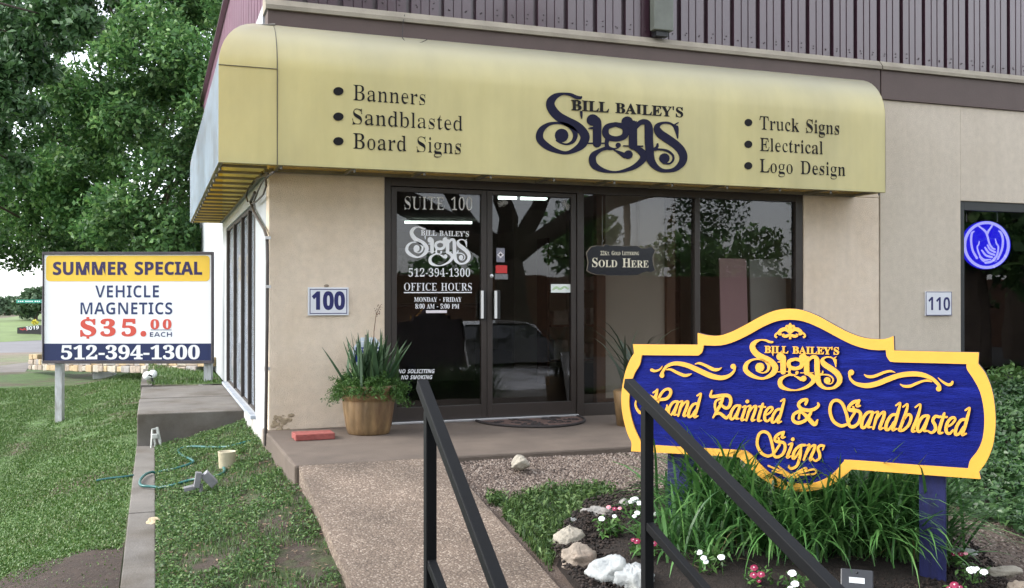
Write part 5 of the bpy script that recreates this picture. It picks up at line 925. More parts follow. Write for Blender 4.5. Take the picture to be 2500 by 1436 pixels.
# ================================================================ flower bed
rb = np.random.default_rng(5); GRAVT = mat('gravel_bed', (.15,.114,.095), .95, .4, 90, 1.0, 90, col2=(.12,.085,.065), c2scale=3, c2lo=.48, c2hi=.7)
gx2 = [1.0+.2*i for i in range(31)]+[8,9,10.5,14]; gy2 = [-5.2+.15*i for i in range(23)]
def bed(x, y): return bedz(y)-.045+.02*math.sin(x*2.1+y*1.3)*math.sin(y*2.7+x)
tag(MB().grid(gx2, gy2, bed).build('gravel_ground', GRAVT, smooth=True), kind='structure')
def scatter(n, poly, rng):
    """points on the bed inside a photographed outline"""
    W_ = [onB(*q, dz=-.045) for q in poly]; P_ = np.array([(q.x, q.y) for q in W_]); lo, hi = P_.min(0), P_.max(0); out = []
    while len(out) < n:
        q = lo+(hi-lo)*rng.random((n*3, 2)); ins = np.zeros(len(q), bool)
        for i in range(len(P_)):
            a, b_ = P_[i], P_[(i+1) % len(P_)]; c = ((a[1] > q[:, 1]) != (b_[1] > q[:, 1])) & (q[:, 0] < (b_[0]-a[0])*(q[:, 1]-a[1])/(b_[1]-a[1]+1e-9)+a[0]); ins ^= c
        out += list(q[ins])
    return np.array([(x, y, bed(x, y)) for x, y in out[:n]])
def pebbles(P, r, rng):
    oct_ = np.array([(1,0,0),(0,1,0),(-1,0,0),(0,-1,0),(0,0,1),(0,0,-1)], float); fc = np.array([(0,1,4),(1,2,4),(2,3,4),(3,0,4),(1,0,5),(2,1,5),(3,2,5),(0,3,5)]); n = len(P)
    V = np.repeat(oct_[None], n, 0)*(r*(.5+rng.random((n, 1, 3)))); V[..., 2] *= .7; a = rng.random(n)*6.28
    x = V[..., 0]*np.cos(a)[:, None]-V[..., 1]*np.sin(a)[:, None]; y = V[..., 0]*np.sin(a)[:, None]+V[..., 1]*np.cos(a)[:, None]; V[..., 0], V[..., 1] = x, y
    V += rng.normal(size=V.shape)*r*.15; V += P[:, None]; F_ = (fc[None]+np.arange(n)[:, None, None]*6).reshape(-1, 3); return V.reshape(-1, 3), F_
gp_ = np.concatenate([scatter(14000, [(1060,1125),(1640,1085),(1640,1230),(1480,1240),(1180,1250)], rb), scatter(9000, [(1640,1100),(2500,1100),(2500,1436),(2330,1330),(1640,1260)], rb)])
v, f = pebbles(gp_, .011, rb); tag(quick('gravel', v, f, mat('pebble', (.3,.24,.2), .9, 0, island=[(.05,.037,.032),(.105,.078,.064),(.155,.118,.096),(.21,.165,.135),(.31,.265,.23)]), nv=3), 'loose tan and pinkish gravel between the porch and the flower bed', 'gravel', kind='stuff')
SOILP = [(1345,1375),(1375,1310),(1430,1245),(1560,1205),(1640,1215),(1900,1225),(2300,1290),(2420,1380),(2480,1470),(2300,1560),(1800,1560),(1500,1540),(1400,1440)]
W_ = [onB(*q, dz=-.02) for q in SOILP]; m = MB(); V_, F_ = fill_curve([[(q.x, q.y) for q in W_]])
cx = sum(q.x for q in W_)/len(W_); cy = sum(q.y for q in W_)/len(W_); rings = []
for k, s_ in enumerate((1, .93, .82, .65, .4, .12)): rings.append([(cx+(q.x-cx)*s_, cy+(q.y-cy)*s_) for q in W_])
def moundz(x, y, k): return bed(x, y)+(-.02, .03, .055, .07, .075, .08)[k]
vs = [(x, y, moundz(x, y, k)) for k, r in enumerate(rings) for x, y in r]; n = len(W_); vs.append((cx, cy, moundz(cx, cy, 5)))
m.add(vs, [(k*n+i, k*n+(i+1) % n, (k+1)*n+(i+1) % n, (k+1)*n+i) for k in range(5) for i in range(n)]+[(5*n+i, 5*n+(i+1) % n, 6*n) for i in range(n)])
tag(m.build('soil_bed', mat('mulch_soil', (.019,.013,.010), .95, .4, 25, 1.0, 45), smooth=True), kind='structure')
MZ = .035
crumbs = scatter(9000, SOILP, rb)+np.array([0, 0, .065]); crumbs[:, 2] += 0; v, f = pebbles(crumbs, .012, rb); tag(quick('mulch', v, f, mat('mulch_crumb', (.03,.02,.015), .95, 0, island=[(.009,.007,.006),(.021,.014,.011),(.038,.026,.02)]), nv=3), 'dark brown crumbly mulch in the flower bed', 'mulch', kind='stuff')
# stones
LIME = mat('limestone', (.34,.31,.255), .85, .2, 6, .7, 25, col2=(.30,.27,.22), c2scale=4, c2lo=.5, c2hi=.72); GREYST = mat('grey_stone', (.26,.25,.24), .85, .3, 6, .8, 25, col2=(.20,.17,.15), c2scale=5); WHST = mat('white_stone', (.34,.36,.365), .85, .15, 5, .6, 20, col2=(.40,.41,.38), c2scale=4)
ED = 'stones edging the flower bed'
for px, py, r, m_, sd_, lab, sq, g in ((1271,1130,.085,LIME,1,'lone cream limestone lump on the gravel near the porch',(1,.85,.72),None), (1523,1224,.06,GREYST,2,'small grey stone beside the white flowers by the post',(1,.8,.5),ED), (1462,1250,.12,GREYST,3,'long flat pinkish grey stone behind the pink flowers',(1,.55,.35),ED), (1404,1262,.032,WHST,4,'tiny pale round stone at the end of the flat stone',(1,.8,.8),ED),
  (1388,1315,.105,LIME,5,'cream limestone rock above the walkway side weeds',(1,.8,.62),ED), (1413,1367,.115,mat('tan_stone', (.28,.235,.19), .9, .3, 8, .9, 22, col2=(.24,.18,.14), c2scale=4),6,'rough tan rock with pitted face, nearest the walkway',(1,.8,.65),ED), (1490,1405,.125,WHST,7,'large smooth white rock left of the handrail post',(1,.9,.75),ED), (1548,1425,.12,WHST,8,'large bluish white rock touching the handrail post',(.95,.9,.85),ED),
  (2450,1392,.10,LIME,9,'pale flat rock at the right edge of the bed',(1.2,.6,.35),ED), (2345,1342,.075,WHST,10,'small white rock behind the right sign post',(1.3,.6,.35),ED), (2490,1440,.09,mat('tan_stone', (.4,.34,.28)),11,'tan rock at the bottom right corner',(1,.8,.6),ED)):
    c = onB(px, py+10, dz=.0); c.z += r*sq[2]*.35; rock('stone', c, r, m_, sd_+20, lab, g, sq)
# strap-leaf clumps
LIR = mat('liriope', (.03,.09,.02), .45, 0, island=[(.022,.075,.018),(.046,.135,.032),(.072,.19,.046),(.12,.25,.07)], trans=.22)
GRP = 'strap leaved clumps in front of the sign'
DRY = mat('dry_straw', (.25,.2,.09), .8, 0, island=[(.10,.11,.03),(.28,.23,.11)])
for px, py, n, L_, sd_, lab in ((1765,1290,620,.66,1,'tall green strap leaved clump at the left blue post'), (1690,1360,170,.42,2,'smaller grassy clump behind the white flowers'), (1905,1345,520,.56,3,'spreading grassy clump under the middle of the blue sign'), (2065,1335,700,.70,4,'dense grassy clump behind the solar lamp'), (2190,1345,600,.70,5,'grassy clump leaning over the right blue post')):
    r_ = np.random.default_rng(sd_+40); b_ = onB(px, py, dz=.0); t = thing('grass_clump', b_, lab, 'ornamental grass', GRP); v, f = strap_geo(b_, n, L_, .0195, .12, r_, up=.60, seg=7, droop=(40, 125)); quick('leaves', v, f, LIR, t)
    v, f = strap_geo(b_, 26, L_*.55, .007, .10, r_, up=.45, seg=5); quick('dry_leaves', v, f, DRY, t)
# flowering plants
FLG = mat('flower_leaf', (.05,.13,.03), .5, 0, island=[(.03,.08,.015),(.06,.15,.03),(.10,.2,.05)], trans=.15); FW = mat('white_petal', (.80,.82,.84), .5, 0); FPK = mat('pink_petal', (.50,.012,.085), .5, 0, island=[(.13,.002,.022),(.26,.006,.055)]); FPL = mat('pale_pink_petal', (.62,.25,.30), .5, 0); EYE = mat('flower_eye', (.75,.70,.70), .5, 0)
def flower_plant(px, py, r, blooms, label, lsz=.035, nl=70, seed=0):
    rg2 = np.random.default_rng(seed+70); b_ = onB(px, py, dz=.02); t = thing('flower_plant', b_, label, 'flowers', 'bedding flowers'); P_ = []
    for k in range(nl):
        a = rg2.random()*6.28; q = rg2.random()**.5*r; P_.append((b_.x+math.cos(a)*q, b_.y+math.sin(a)*q, b_.z+.01+r*1.1*rg2.random()))
    v, f = leaf_geo(np.array(P_), lsz, asp=.38, flat=.35, rng=rg2); quick('leaves', v, f, FLG, t)
    m = MB()
    for k in range(7): a = rg2.random()*6.28; m.tube([b_, b_+Vector((math.cos(a)*r*.5, math.sin(a)*r*.5, r))], .0025, 5)
    m.build('stem', FLG, t)
    for bx_, by_, br, m_ in blooms:
        br *= .82
        d = ray(bx_, by_); dist = (b_-CAM).length*(.97 if by_ > py-40 else .985); c = CAM+d.normalized()*dist; m = MB(); fwd = (CAM-c).normalized(); up = (fwd+Vector((0,0,1.1))).normalized(); A_ = up.orthogonal().normalized(); B2 = up.cross(A_); off = rg2.random()
        for k in range(5):
            an = off+k*2*math.pi/5; dd = A_*math.cos(an)+B2*math.sin(an); ss = A_*-math.sin(an)+B2*math.cos(an); pts = [c]
            for u_, w_ in ((.35,.32),(.75,.52),(1,.30),(1,-.30),(.75,-.52),(.35,-.32)): pts.append(c+dd*br*u_+ss*br*w_+up*br*(.10-.25*u_*u_+.03*k))
            m.add(pts, [tuple(range(7))])
        o = m.build('blossom', m_, t); e = MB(); e.ball(c+up*br*.12, br*(.2 if m_ is FPK else .1), 7); e.build('eye', EYE, o)
flower_plant(1552,1265,.085,[(1549,1219,.030,FW),(1562,1228,.022,FW),(1540,1225,.018,FW)], 'white flowered plant left of the blue post behind the rail', seed=1)
flower_plant(1488,1312,.085,[(1469,1266,.022,FW),(1500,1260,.016,FW),(1486,1238,.017,FPL),(1500,1242,.017,FPK),(1513,1241,.014,FPL)], 'bushy plant with white and pink blooms on the dark mulch', lsz=.055, nl=90, seed=2)
flower_plant(1560,1310,.06,[(1556,1252,.020,FW),(1549,1260,.016,FW),(1598,1255,.018,FW)], 'small plant with white blooms beside the rail post', seed=3)
flower_plant(1572,1365,.075,[(1555,1321,.024,FPK),(1546,1318,.016,FPK),(1596,1327,.022,FPK)], 'pink flowered plant at the rail post', lsz=.05, seed=4)
flower_plant(1735,1395,.095,[(1707,1348,.021,FW),(1718,1362,.020,FW),(1723,1371,.018,FW),(1761,1360,.023,FW)], 'white flowered plant between the rails before the grass', lsz=.045, nl=80, seed=5)
flower_plant(1850,1430,.075,[(1841,1386,.024,FPK),(1840,1404,.024,FPK),(1858,1402,.024,FPK),(1853,1418,.014,FPK)], 'deep pink flowered plant under the sloping rail', seed=6)
flower_plant(1935,1445,.075,[(1934,1399,.026,FW),(1941,1425,.024,FW),(1930,1436,.018,FW)], 'white flowered plant right of the deep pink one', seed=7)
flower_plant(2375,1425,.085,[(2372,1391,.030,FW),(2402,1396,.024,FW),(2385,1388,.016,FW)], 'white flowered plant right of the right blue post', seed=8)
flower_plant(2338,1385,.06,[(2345,1353,.018,FPK),(2328,1352,.016,FPK),(2358,1351,.014,FPL)], 'small pink flowered plant in shade behind the right post', seed=9)
flower_plant(2335,1465,.06,[(2330,1428,.026,FPK),(2342,1434,.020,FPK),(2318,1436,.018,FPK)], 'magenta flowered plant at the bottom edge by the right post', seed=10)
# weeds along the walk, low plants
WEED = mat('weed_green', (.05,.12,.03), .6, 0, island=[(.025,.06,.014),(.045,.10,.022),(.08,.15,.035),(.12,.19,.05)], trans=.15)
P_ = np.concatenate([scatter(2700, [(1330,1195),(1480,1195),(1440,1235),(1385,1300),(1362,1345),(1345,1400),(1290,1345),(1225,1265),(1235,1225)], rb), scatter(420, [(1185,1212),(1235,1215),(1230,1240),(1195,1238)], rb), scatter(420, [(1450,1195),(1510,1205),(1500,1225),(1440,1230)], rb)])
P_[:, 2] += .005+.06*rb.random(len(P_))**1.5; v, f = leaf_geo(P_, .034, asp=.36, flat=.3, rng=rb); B_ = scatter(2600, [(1330,1195),(1480,1195),(1440,1235),(1385,1300),(1362,1345),(1345,1400),(1290,1345),(1225,1265),(1235,1225)], rb); v, f = join_geo([(v, f), blade_geo(B_, .055, .006, .9, rb)]); tag(quick('weeds', v, f, WEED), 'low leafy weeds spreading between the walkway and the bed stones', 'weeds', kind='stuff')
IVY = mat('ivy_green', (.03,.09,.025), .45, 0, island=[(.015,.045,.014),(.028,.075,.022),(.05,.115,.035),(.085,.16,.05)], trans=.1)
def ivy_pts(n):
    q = scatter(n, [(2090,1120),(2250,1040),(2400,940),(2700,930),(2900,1300),(2500,1330),(2420,1275),(2360,1270),(2300,1225),(2180,1230)], rb)
    k = np.sin(q[:, 0]*3.1+q[:, 1]*2)*np.sin(q[:, 0]*1.3-q[:, 1]*2.7); h = (.07+.17*np.clip((q[:, 1]+3.6)/2.0, 0, 1))*(.8+.3*k)
    q[:, 2] += h*(1-.5*rb.random(n)**2)+.02; return q
v, f = leaf_geo(ivy_pts(26000), .048, asp=.85, flat=.15, rng=rb); tag(quick('ivy', v, f, IVY), 'dark green ivy ground cover below the dark window', 'ivy', kind='stuff')
tb = Vector((8.1,-.25,.2)); TP = thing('trailing_plant', tb, 'lighter green trailing plant spilling over the white window ledge', 'plant')
P_ = clump_points([(7.75,-.15,.22),(8.0,-.18,.26),(8.3,-.2,.22),(8.6,-.2,.25)], [.14,.17,.16,.18], 750, rb); v, f = leaf_geo(P_, .055, asp=.7, rng=rb); quick('leaves', v, f, mat('trailing_green', (.09,.19,.04), .5, 0, island=[(.05,.12,.025),(.10,.20,.05),(.16,.26,.08)], trans=.2), TP)
# solar lamp
q = onB(2092, 1428, dz=.05); SP = thing('solar_lamp', q, 'dark square solar lamp with a small reflective panel at the bottom edge', 'lamp'); a = CU*1.0; fwd = (CAM-q).normalized(); fwd.z = .55; fwd.normalize(); sd_ = Vector((0,0,1)).cross(fwd).normalized(); up = fwd.cross(sd_)
sc = (q-CAM).dot(CA)/FPX; m = MB(); m.obox(q, sd_, up, fwd, 38*sc, 36*sc, .02); m.build('housing', mat('lamp_dark', (.03,.033,.04), .4, .1, 10), SP, bevel=.006)
m = MB(); m.obox(q+fwd*.0205+up*8*sc, sd_, up, fwd, 18*sc, 7*sc, .002); m.build('panel', mat('lamp_panel', (.55,.58,.60), .15, .05, 9), SP); m = MB(); m.ball(q+fwd*.02+up*27*sc, .006, 8); m.build('screw', BLACKFR, SP)
# ================================================================ left plot and lawn
def onP(px, py):
    p = onZ(px, py, -.3)
    for k in range(12): p = onZ(px, py, plotz(p.x, p.y) if p.x > -1 else lawnz(p.x, p.y))
    return p
def noise2(x, y, s, seed=0):
    r_ = np.random.default_rng(seed); o = np.zeros_like(x)
    for k in range(7): d = r_.normal(size=2)*s*(1+.5*k); o += np.sin(x*d[0]+y*d[1]+r_.random()*6.28)/(1+.4*k)
    return o/3
rp = np.random.default_rng(9)
def plot_pts(n, thr, seed):
    out = []
    while sum(map(len, out)) < n:
        x = -.9+.89*rp.random(n); y = -5.5+7.5*rp.random(n)**1.0; k = noise2(x, y, 3.2, seed) > thr-.6*np.exp(-((x+.82)/.1)**2)+.25*np.clip((x+.35)/.35, 0, 1)*(y < 0); out.append(np.stack([x[k], y[k]], 1))
    q = np.concatenate(out)[:n]; return np.array([(x, y, plotz(x, y)) for x, y in q])
GRASS = mat('grass_blade', (.06,.14,.03), .55, 0, island=[(.030,.075,.018),(.055,.125,.030),(.090,.185,.042),(.15,.21,.065)], trans=.2)
P_ = plot_pts(34000, -.12, 3); v1, f1 = leaf_geo(P_+np.array([0,0,1])*(.006+.035*rp.random((len(P_), 1))), .020, asp=.5, flat=.4, rng=rp)
Q_ = plot_pts(20000, -.6, 5); v2, f2 = blade_geo(Q_, .030, .005, .9, rp)
tag(quick('weedy_grass', *join_geo([(v1, f1), (v2, f2)]), GRASS), 'patchy weedy grass in the strip between the kerb and the walkway', 'grass', kind='stuff')
lit = plot_pts(2600, -9, 8); v, f = leaf_geo(lit+np.array([0,0,.012]), .035, asp=.25, flat=.85, rng=rp); tag(quick('dead_leaves', v, f, mat('dead_leaf', (.2,.13,.08), .9, 0, island=[(.09,.06,.04),(.20,.13,.085),(.30,.22,.15)])), 'dry brown leaf litter among the weedy grass', 'leaf litter', kind='stuff')
def lawn_pts(n):
    out = []
    while sum(map(len, out)) < n:
        d = 4.5+17*rp.random(n)**1.25; a = np.where(rp.random(n) < .68, rad(-9.5)+rad(11)*rp.random(n), rad(-27)+rad(19)*rp.random(n)); x, y = CAM.x+d*np.sin(a), CAM.y+d*np.cos(a); k = (x < -1.085)
        mask = noise2(x, y, 1.1, 21); bare = (noise2(x, y, 2.6, 23)+.5*mask > .62)&(y > -1.5)&(y < 11); mud = (y < -2.2+.18*np.sin(x*5)+.1*np.sin(x*13))&(x > -2.6)
        k &= ~((bare)&(rp.random(n) < .8)) & ~((x > -1.9+.2*np.sin(y*2.3))&(rp.random(n) < .55)) & ~((mud)&(rp.random(n) < .93)); out.append(np.stack([x[k], y[k]], 1))
    q = np.concatenate(out)[:n]; return np.array([(x, y, lawnz(x, y)) for x, y in q])
P_ = lawn_pts(215000); dist = np.hypot(P_[:, 0]-CAM.x, P_[:, 1]-CAM.y); v, f = blade_geo(P_, .006+.0010*dist, .005+.0004*dist.mean(), .9, rp)
LAWNB = mat('lawn_blade', (.05,.13,.03), .55, 0, island=[(.046,.108,.020),(.064,.140,.026),(.084,.166,.032),(.125,.180,.046)], trans=.15)
tag(quick('lawn_grass', v, f, LAWNB), 'short green lawn left of the concrete kerb', 'grass', kind='stuff')
x_ = -1.0+.98*rp.random(5000); y_ = 5.35+5*rp.random(5000); v, f = blade_geo(np.stack([x_, y_, 0*x_-.03], 1), .035, .008, .8, rp); tag(quick('side_grass', v, f, LAWNB), 'bright grass patch behind the concrete step beside the wall', 'grass', kind='stuff')
MUD = mat('dark_mud', (.040,.026,.019), .95, .35, 12, .9, 40)
tag(MB().grid([-3.2,-2.6,-2.2,-1.8,-1.5,-1.3,-1.08], [-7.5,-6,-5,-4,-3.2,-2.75,-2.5,-2.2,-1.9], lambda x, y: lawnz(x, y)+(.004+.008*abs(math.sin(x*9+y*7)) if y < -1.95 else -.01)).build('bare_soil', MUD, smooth=True), kind='structure')
# hose
HO = [(612,1082),(560,1096),(520,1098),(470,1096),(438,1103),(440,1115),(466,1128),(470,1136),(430,1150),(390,1158),(360,1166),(343,1182),(345,1196),(372,1199),(420,1192),(470,1178),(520,1172),(548,1158),(540,1140)]
m = MB(); S_ = crom([(p.x, p.y, p.z+.03) for p in [onP(*q) for q in HO]], 6); 
S_ = [(x, y, (plotz(x, y) if x > -.9 else -.372)+.022) for x, y, z in S_]; m.tube(S_, .011, 8); tag(m.build('garden_hose', mat('teal_hose', (.008,.10,.095), .35, .1, 10), loc=onP(440,1110), smooth=True), 'teal garden hose snaking across the kerb and grass', 'hose')
m = MB(); S2 = [(x, y, lawnz(x, y)+.012) for x, y, z in crom([tuple(onP(*q)) for q in ((326,1164),(300,1168),(270,1171),(235,1177))], 5)]; m.tube(S2, .010, 6); tag(m.build('garden_hose', MATS['teal_hose'], loc=onP(250,1176)), 'short length of teal hose in the lawn left of the kerb', 'hose')
c = onP(554, 1143); m = MB(); m.lathe([(.0,.0),(.058,.0),(.062,.01),(.07,.13),(.072,.135),(.066,.135),(.060,.02),(0,.02)], c, 28); tag(m.build('plastic_bucket', mat('cream_plastic', (.50,.45,.32), .5, .15, 9), loc=c, smooth=True), 'small cream plastic pot standing in the grass', 'pot')
# broken grey spotlight bracket, sprinkler stand, twin spotlights
c = onP(490, 1212); t = thing('landscape_light', c, 'toppled grey metal landscape light in the weedy grass', 'light'); GM = mat('grey_metal', (.22,.22,.24), .5, .2, 15, metal=.3)
m = MB(); m.tube([c, c+Vector((.005,0,.09))], .012, 8); m.build('stake', GM, t)
m = MB(); m.obox(c+Vector((-.02,0,.12)), (1,0,-.15), (0,1,0), (.15,0,1), .022, .03, .055); m.obox(c+Vector((.06,.01,.12)), (1,0,.9), (0,1,.2), (-.9,0,1), .03, .025, .055); m.build('housing', GM, t, bevel=.004); m = MB(); m.obox(c+Vector((-.075,.03,.06)), (1,0,.2), (0,1,0), (-.2,0,1), .04, .04, .012); m.build('plate', GM, t)
c = onP(382, 1095); t = thing('hose_sprinkler', c, 'pale metal sprinkler stand by the concrete step', 'sprinkler'); m = MB(); LM = mat('pale_metal', (.50,.52,.50), .5, .15, 15)
m.bar(c+Vector((.05,0,-.02)), c+Vector((.005,.02,.21)), .022, .022); m.bar(c+Vector((-.05,0,.0)), c+Vector((-.04,.01,.19)), .014, .014); m.bar(c+Vector((-.045,.01,.19)), c+Vector((.01,.02,.2)), .014, .014); m.build('legs_frame', LM, t); m = MB(); m.box(tuple(c+Vector((-.045,-.02,.10))), tuple(c+Vector((.012,.03,.145)))); m.build('valve', LM, t, bevel=.006); m = MB(); m.tube([c+Vector((-.02,0,.1)), c+Vector((-.01,0,.02)), c+Vector((.02,0,.0))], .011, 8); m.build('nozzle', LM, t)
c = onZ(374, 940, -.045); t = thing('twin_spotlight', c, 'twin round white spotlights on a black stake beyond the step', 'light'); m = MB(); k_ = (c-CAM).dot(CA)/FPX
m.tube([c, c+Vector((-.02,0,.12)), c+Vector((-.06,0,.14))], .014, 8); m.build('stake', BLACKFR, t)
for px, py in ((359,917),(373,913)):
    p = CAM+ray(px, py)*((c-CAM).dot(CA)); ax = Vector((-.25,-.9,.35)).normalized(); m = MB(); m.lathe([(.0,-.10),(.035,-.09),(.05,-.02),(.058,.0),(.0,.004)][::-1], p, 20, ax); m.build('lamp_head', mat('lamp_white', (.70,.74,.74), .25, .05, 8), t, smooth=True)
c = onP(377, 1281); c.z += .02; rock('stone', c, .05, mat('cream_stone', (.55,.45,.30), .9, .2, 9, .5, 30), 61, 'small cream stone lying against the kerb', None, (1.1,.7,.6))
# stacked stone edging wall and two loose white blocks
A_, B_ = onZ(80, 902, -.62), onX(492, 912, -.2); SWL = thing('stone_edging', A_, 'low wall of stacked tan limestone beyond the yard sign', 'stone wall'); WS = [LIME, mat('tan_stone', (.4,.34,.28)), mat('ochre_stone', (.36,.27,.16), .9, .25, 8, .8, 20), GREYST]; rw = random.Random(4); ms_ = [MB() for _ in WS]; d = (B_-A_); L_ = d.length; d.normalize(); nrm = Vector((-d.y, d.x, 0))
for row in range(3):
    s_ = -.1*row
    while s_ < L_:
        w_ = .22+.28*rw.random(); h = .11+.04*rw.random(); b_ = A_+d*(s_+w_/2)+Vector((0,0,.05+row*.13)); p = b_+nrm*(.03*rw.random()+.03*row); k = rw.randrange(4)
        if not (row == 2 and rw.random() < .35): ms_[k].obox(p, d+Vector((0,0,.06*(rw.random()-.5))), nrm+d*.1*(rw.random()-.5), (0,0,1), w_/2-.012, .12, h/2)
        s_ += w_
for m, w_ in zip(ms_, WS): m.build('stonework', w_, SWL, bevel=.02)
for px, py, w_, lab in ((256,918,.42,'flat white limestone block lying in front of the stone edging'), (242,905,.26,'square white limestone block leaning on the stone edging')):
    c = onZ(px, py+5, -.55); m = MB(); m.obox(c+Vector((0,-.1,.06)), (1,-.25,0), (.25,1,0), (0,0,1), w_/2, .12, .07); tag(m.build('stone_block', WHST, loc=c, bevel=.02), lab, 'stone', 'loose white blocks')
# ================================================================ trees and the far side
BARK = mat('bark', (.085,.065,.05), .95, .35, 5, 1.0, 18, stretch=(1,1,.3))
LEAFA = mat('oak_leaf', (.05,.11,.025), .5, .42, .85, detail=3, island=[(.036,.098,.032),(.074,.175,.052),(.112,.24,.068),(.19,.32,.098)], trans=.34)
LEAFB = mat('oak_leaf_near', (.03,.07,.02), .45, 0, island=[(.034,.088,.032),(.064,.145,.048),(.098,.20,.066)], trans=.15)
def limb(m, p, q, r0, r1, seg=6, wob=.12, rng=random):
    p, q = Vector(p), Vector(q); L_ = (q-p).length; pts = []
    for i in range(seg+1):
        t = i/seg; v = p.lerp(q, t)
        if 0 < i < seg: v = v+Vector((rng.uniform(-1,1), rng.uniform(-1,1), rng.uniform(-.6,.8)))*wob*L_*.35
        pts.append(v)
    m.tube(pts, [r0+(r1-r0)*i/seg for i in range(seg+1)], 8); return pts
def pix_clumps(spec, rng):
    """(px, py, depth along the view, radius) -> centres"""
    C_, R_ = [], []
    for px, py, d, r in spec: C_.append(tuple(CAM+ray(px, py)*d)); R_.append(r)
    return C_, R_
rt = np.random.default_rng(17); rl = random.Random(23)
# the big oak behind the building
base = Vector(CAM+ray(300, 905)*28.5); base.z = -.75
OK_ = thing('oak_tree', base, 'large spreading oak filling the sky behind the building corner', 'tree'); m = MB()
fork = base+Vector((.1,.1,2.3)); limb(m, base-Vector((0,0,.3)), fork, .42, .34, 5, .05, rl); spec = []
def gap(px, py):
    if 20 < px < 135 and 140 < py < 330: return True
    return False
py = -420
while py < 665:
    px = -260
    while px < 700:
        qx, qy = px+rl.uniform(-45,45), py+rl.uniform(-40,40); lim = 655-25*abs(math.sin(qx*.013))
        if qx < 120: lim = 615+.2*qx
        if not gap(qx, qy) and qy < lim: spec.append((qx, qy, rl.uniform(19.5,27), rl.uniform(.42,.85)))
        px += 66
    py += 60
C_, R_ = pix_clumps(spec, rt)
v, f = leaf_geo(clump_points(C_, R_, 330000, rt, .75, .25), .118, asp=.55, rng=rt, flat=.15); quick('crown', v, f, LEAFA, OK_)
for k in range(24):
    c = Vector(C_[rl.randrange(len(C_))]); mid = fork.lerp(c, .5)+Vector((0,0,-.4)); pts = limb(m, fork, mid, .10, .05, 5, .10, rl); limb(m, mid, c, .05, .015, 5, .15, rl)
m.build('trunk', BARK, OK_, smooth=True)
# a nearer bough reaching in at the top left
NB = Vector((-6.2,-2.5,-.65)); NT = thing('near_oak', NB, 'darker large leaved oak boughs hanging in at the top left', 'tree'); m = MB(); limb(m, NB-Vector((0,0,.3)), NB+Vector((0,0,4.2)), .3, .22, 5, .05, rl); top = NB+Vector((0,0,4.2)); spec = []
for px, py in ((-60,-60),(30,-30),(110,-10),(190,-20),(-40,30),(40,50),(120,40),(200,60),(-20,110),(60,115),(140,105),(10,170),(-40,220),(10,250),(60,270),(-20,330),(40,400),(-30,420),(270,-40),(340,-60),(60,190),(100,170)): spec.append((px, py, rl.uniform(9.5,11.5), rl.uniform(.15,.26)))
C_, R_ = pix_clumps(spec, rt)
for k in range(46): C_.append((rl.uniform(-8,4.5), rl.uniform(-15,-8.5), rl.uniform(5.0,8.5))); R_.append(rl.uniform(.6,1.0)); v, f = leaf_geo(clump_points(C_, R_, 2700, rt, .8, .2), .085, asp=.5, rng=rt, flat=.1, droop=.3); quick('crown', v, f, LEAFB, NT)  # plus unseen canopy clumps added overhead to shade the ground and darken reflections
fk = [top+Vector((.9,.6,.9)), top+Vector((.4,1.5,.5)), top+Vector((1.6,1.2,.2))]
for q_ in fk: limb(m, top, q_, .13, .07, 5, .10, rl)
for k in range(0, 22, 2): limb(m, fk[k % 3], C_[k], .05, .008, 7, .16, rl)
m.build('trunk', BARK, NT, smooth=True)
FARL = mat('far_leaf', (.06,.12,.05), .6, 0, island=[(.045,.085,.045),(.07,.125,.06),(.10,.16,.08)], trans=.15)
def simple_tree(x, y, z, h, r, label, n=2600, lsz=.35, m_=FARL, group=None, seed=0):
    rs = np.random.default_rng(seed+300); rr_ = random.Random(seed); b_ = Vector((x,y,z)); t = thing('tree', b_, label, 'tree', group); m = MB(); limb(m, b_, b_+Vector((0,0,h*.55)), r*.11, r*.06, 4, .05, rr_); cs, rs_ = [], []
    for k in range(13): a = rr_.random()*6.28; q = r*.65*rr_.random()**.5; cs.append((x+q*math.cos(a), y+q*math.sin(a), z+h*(.38+.5*rr_.random()))); rs_.append(r*(.30+.18*rr_.random()))
    for c in cs[:6]: limb(m, b_+Vector((0,0,h*.4)), c, r*.04, r*.012, 4, .1, rr_)
    m.build('trunk', BARK, t); v, f = leaf_geo(clump_points(cs, rs_, n, rs, .85, .3), lsz, asp=.6, rng=rs); quick('crown', v, f, m_, t); return t
def far(px, py, d): p = CAM+ray(px, py)*d; return p
p = far(88, 760, 62); simple_tree(p.x, p.y, -1.0, 3.5, 1.4, 'small round tree beside the green street sign', 3200, .30, seed=1)
FT = 'far trees across the road'
for k, (px, d, h, r, lab) in enumerate(((-30,120,2.6,2.4,'hazy far tree at the left edge beyond the parked cars'), (14,130,2.8,2.2,'hazy far tree standing behind the white cars'), (60,140,2.3,2.4,'hazy low far tree behind the red car'), (250,110,9,7,'far tree hidden mostly behind the yard sign'), (430,95,9,7,'far tree seen low behind the oak beside the wall'))):
    p = far(px, 745, d); simple_tree(p.x, p.y, -1.2, h, r, lab, 1500, .6, group=FT, seed=10+k)
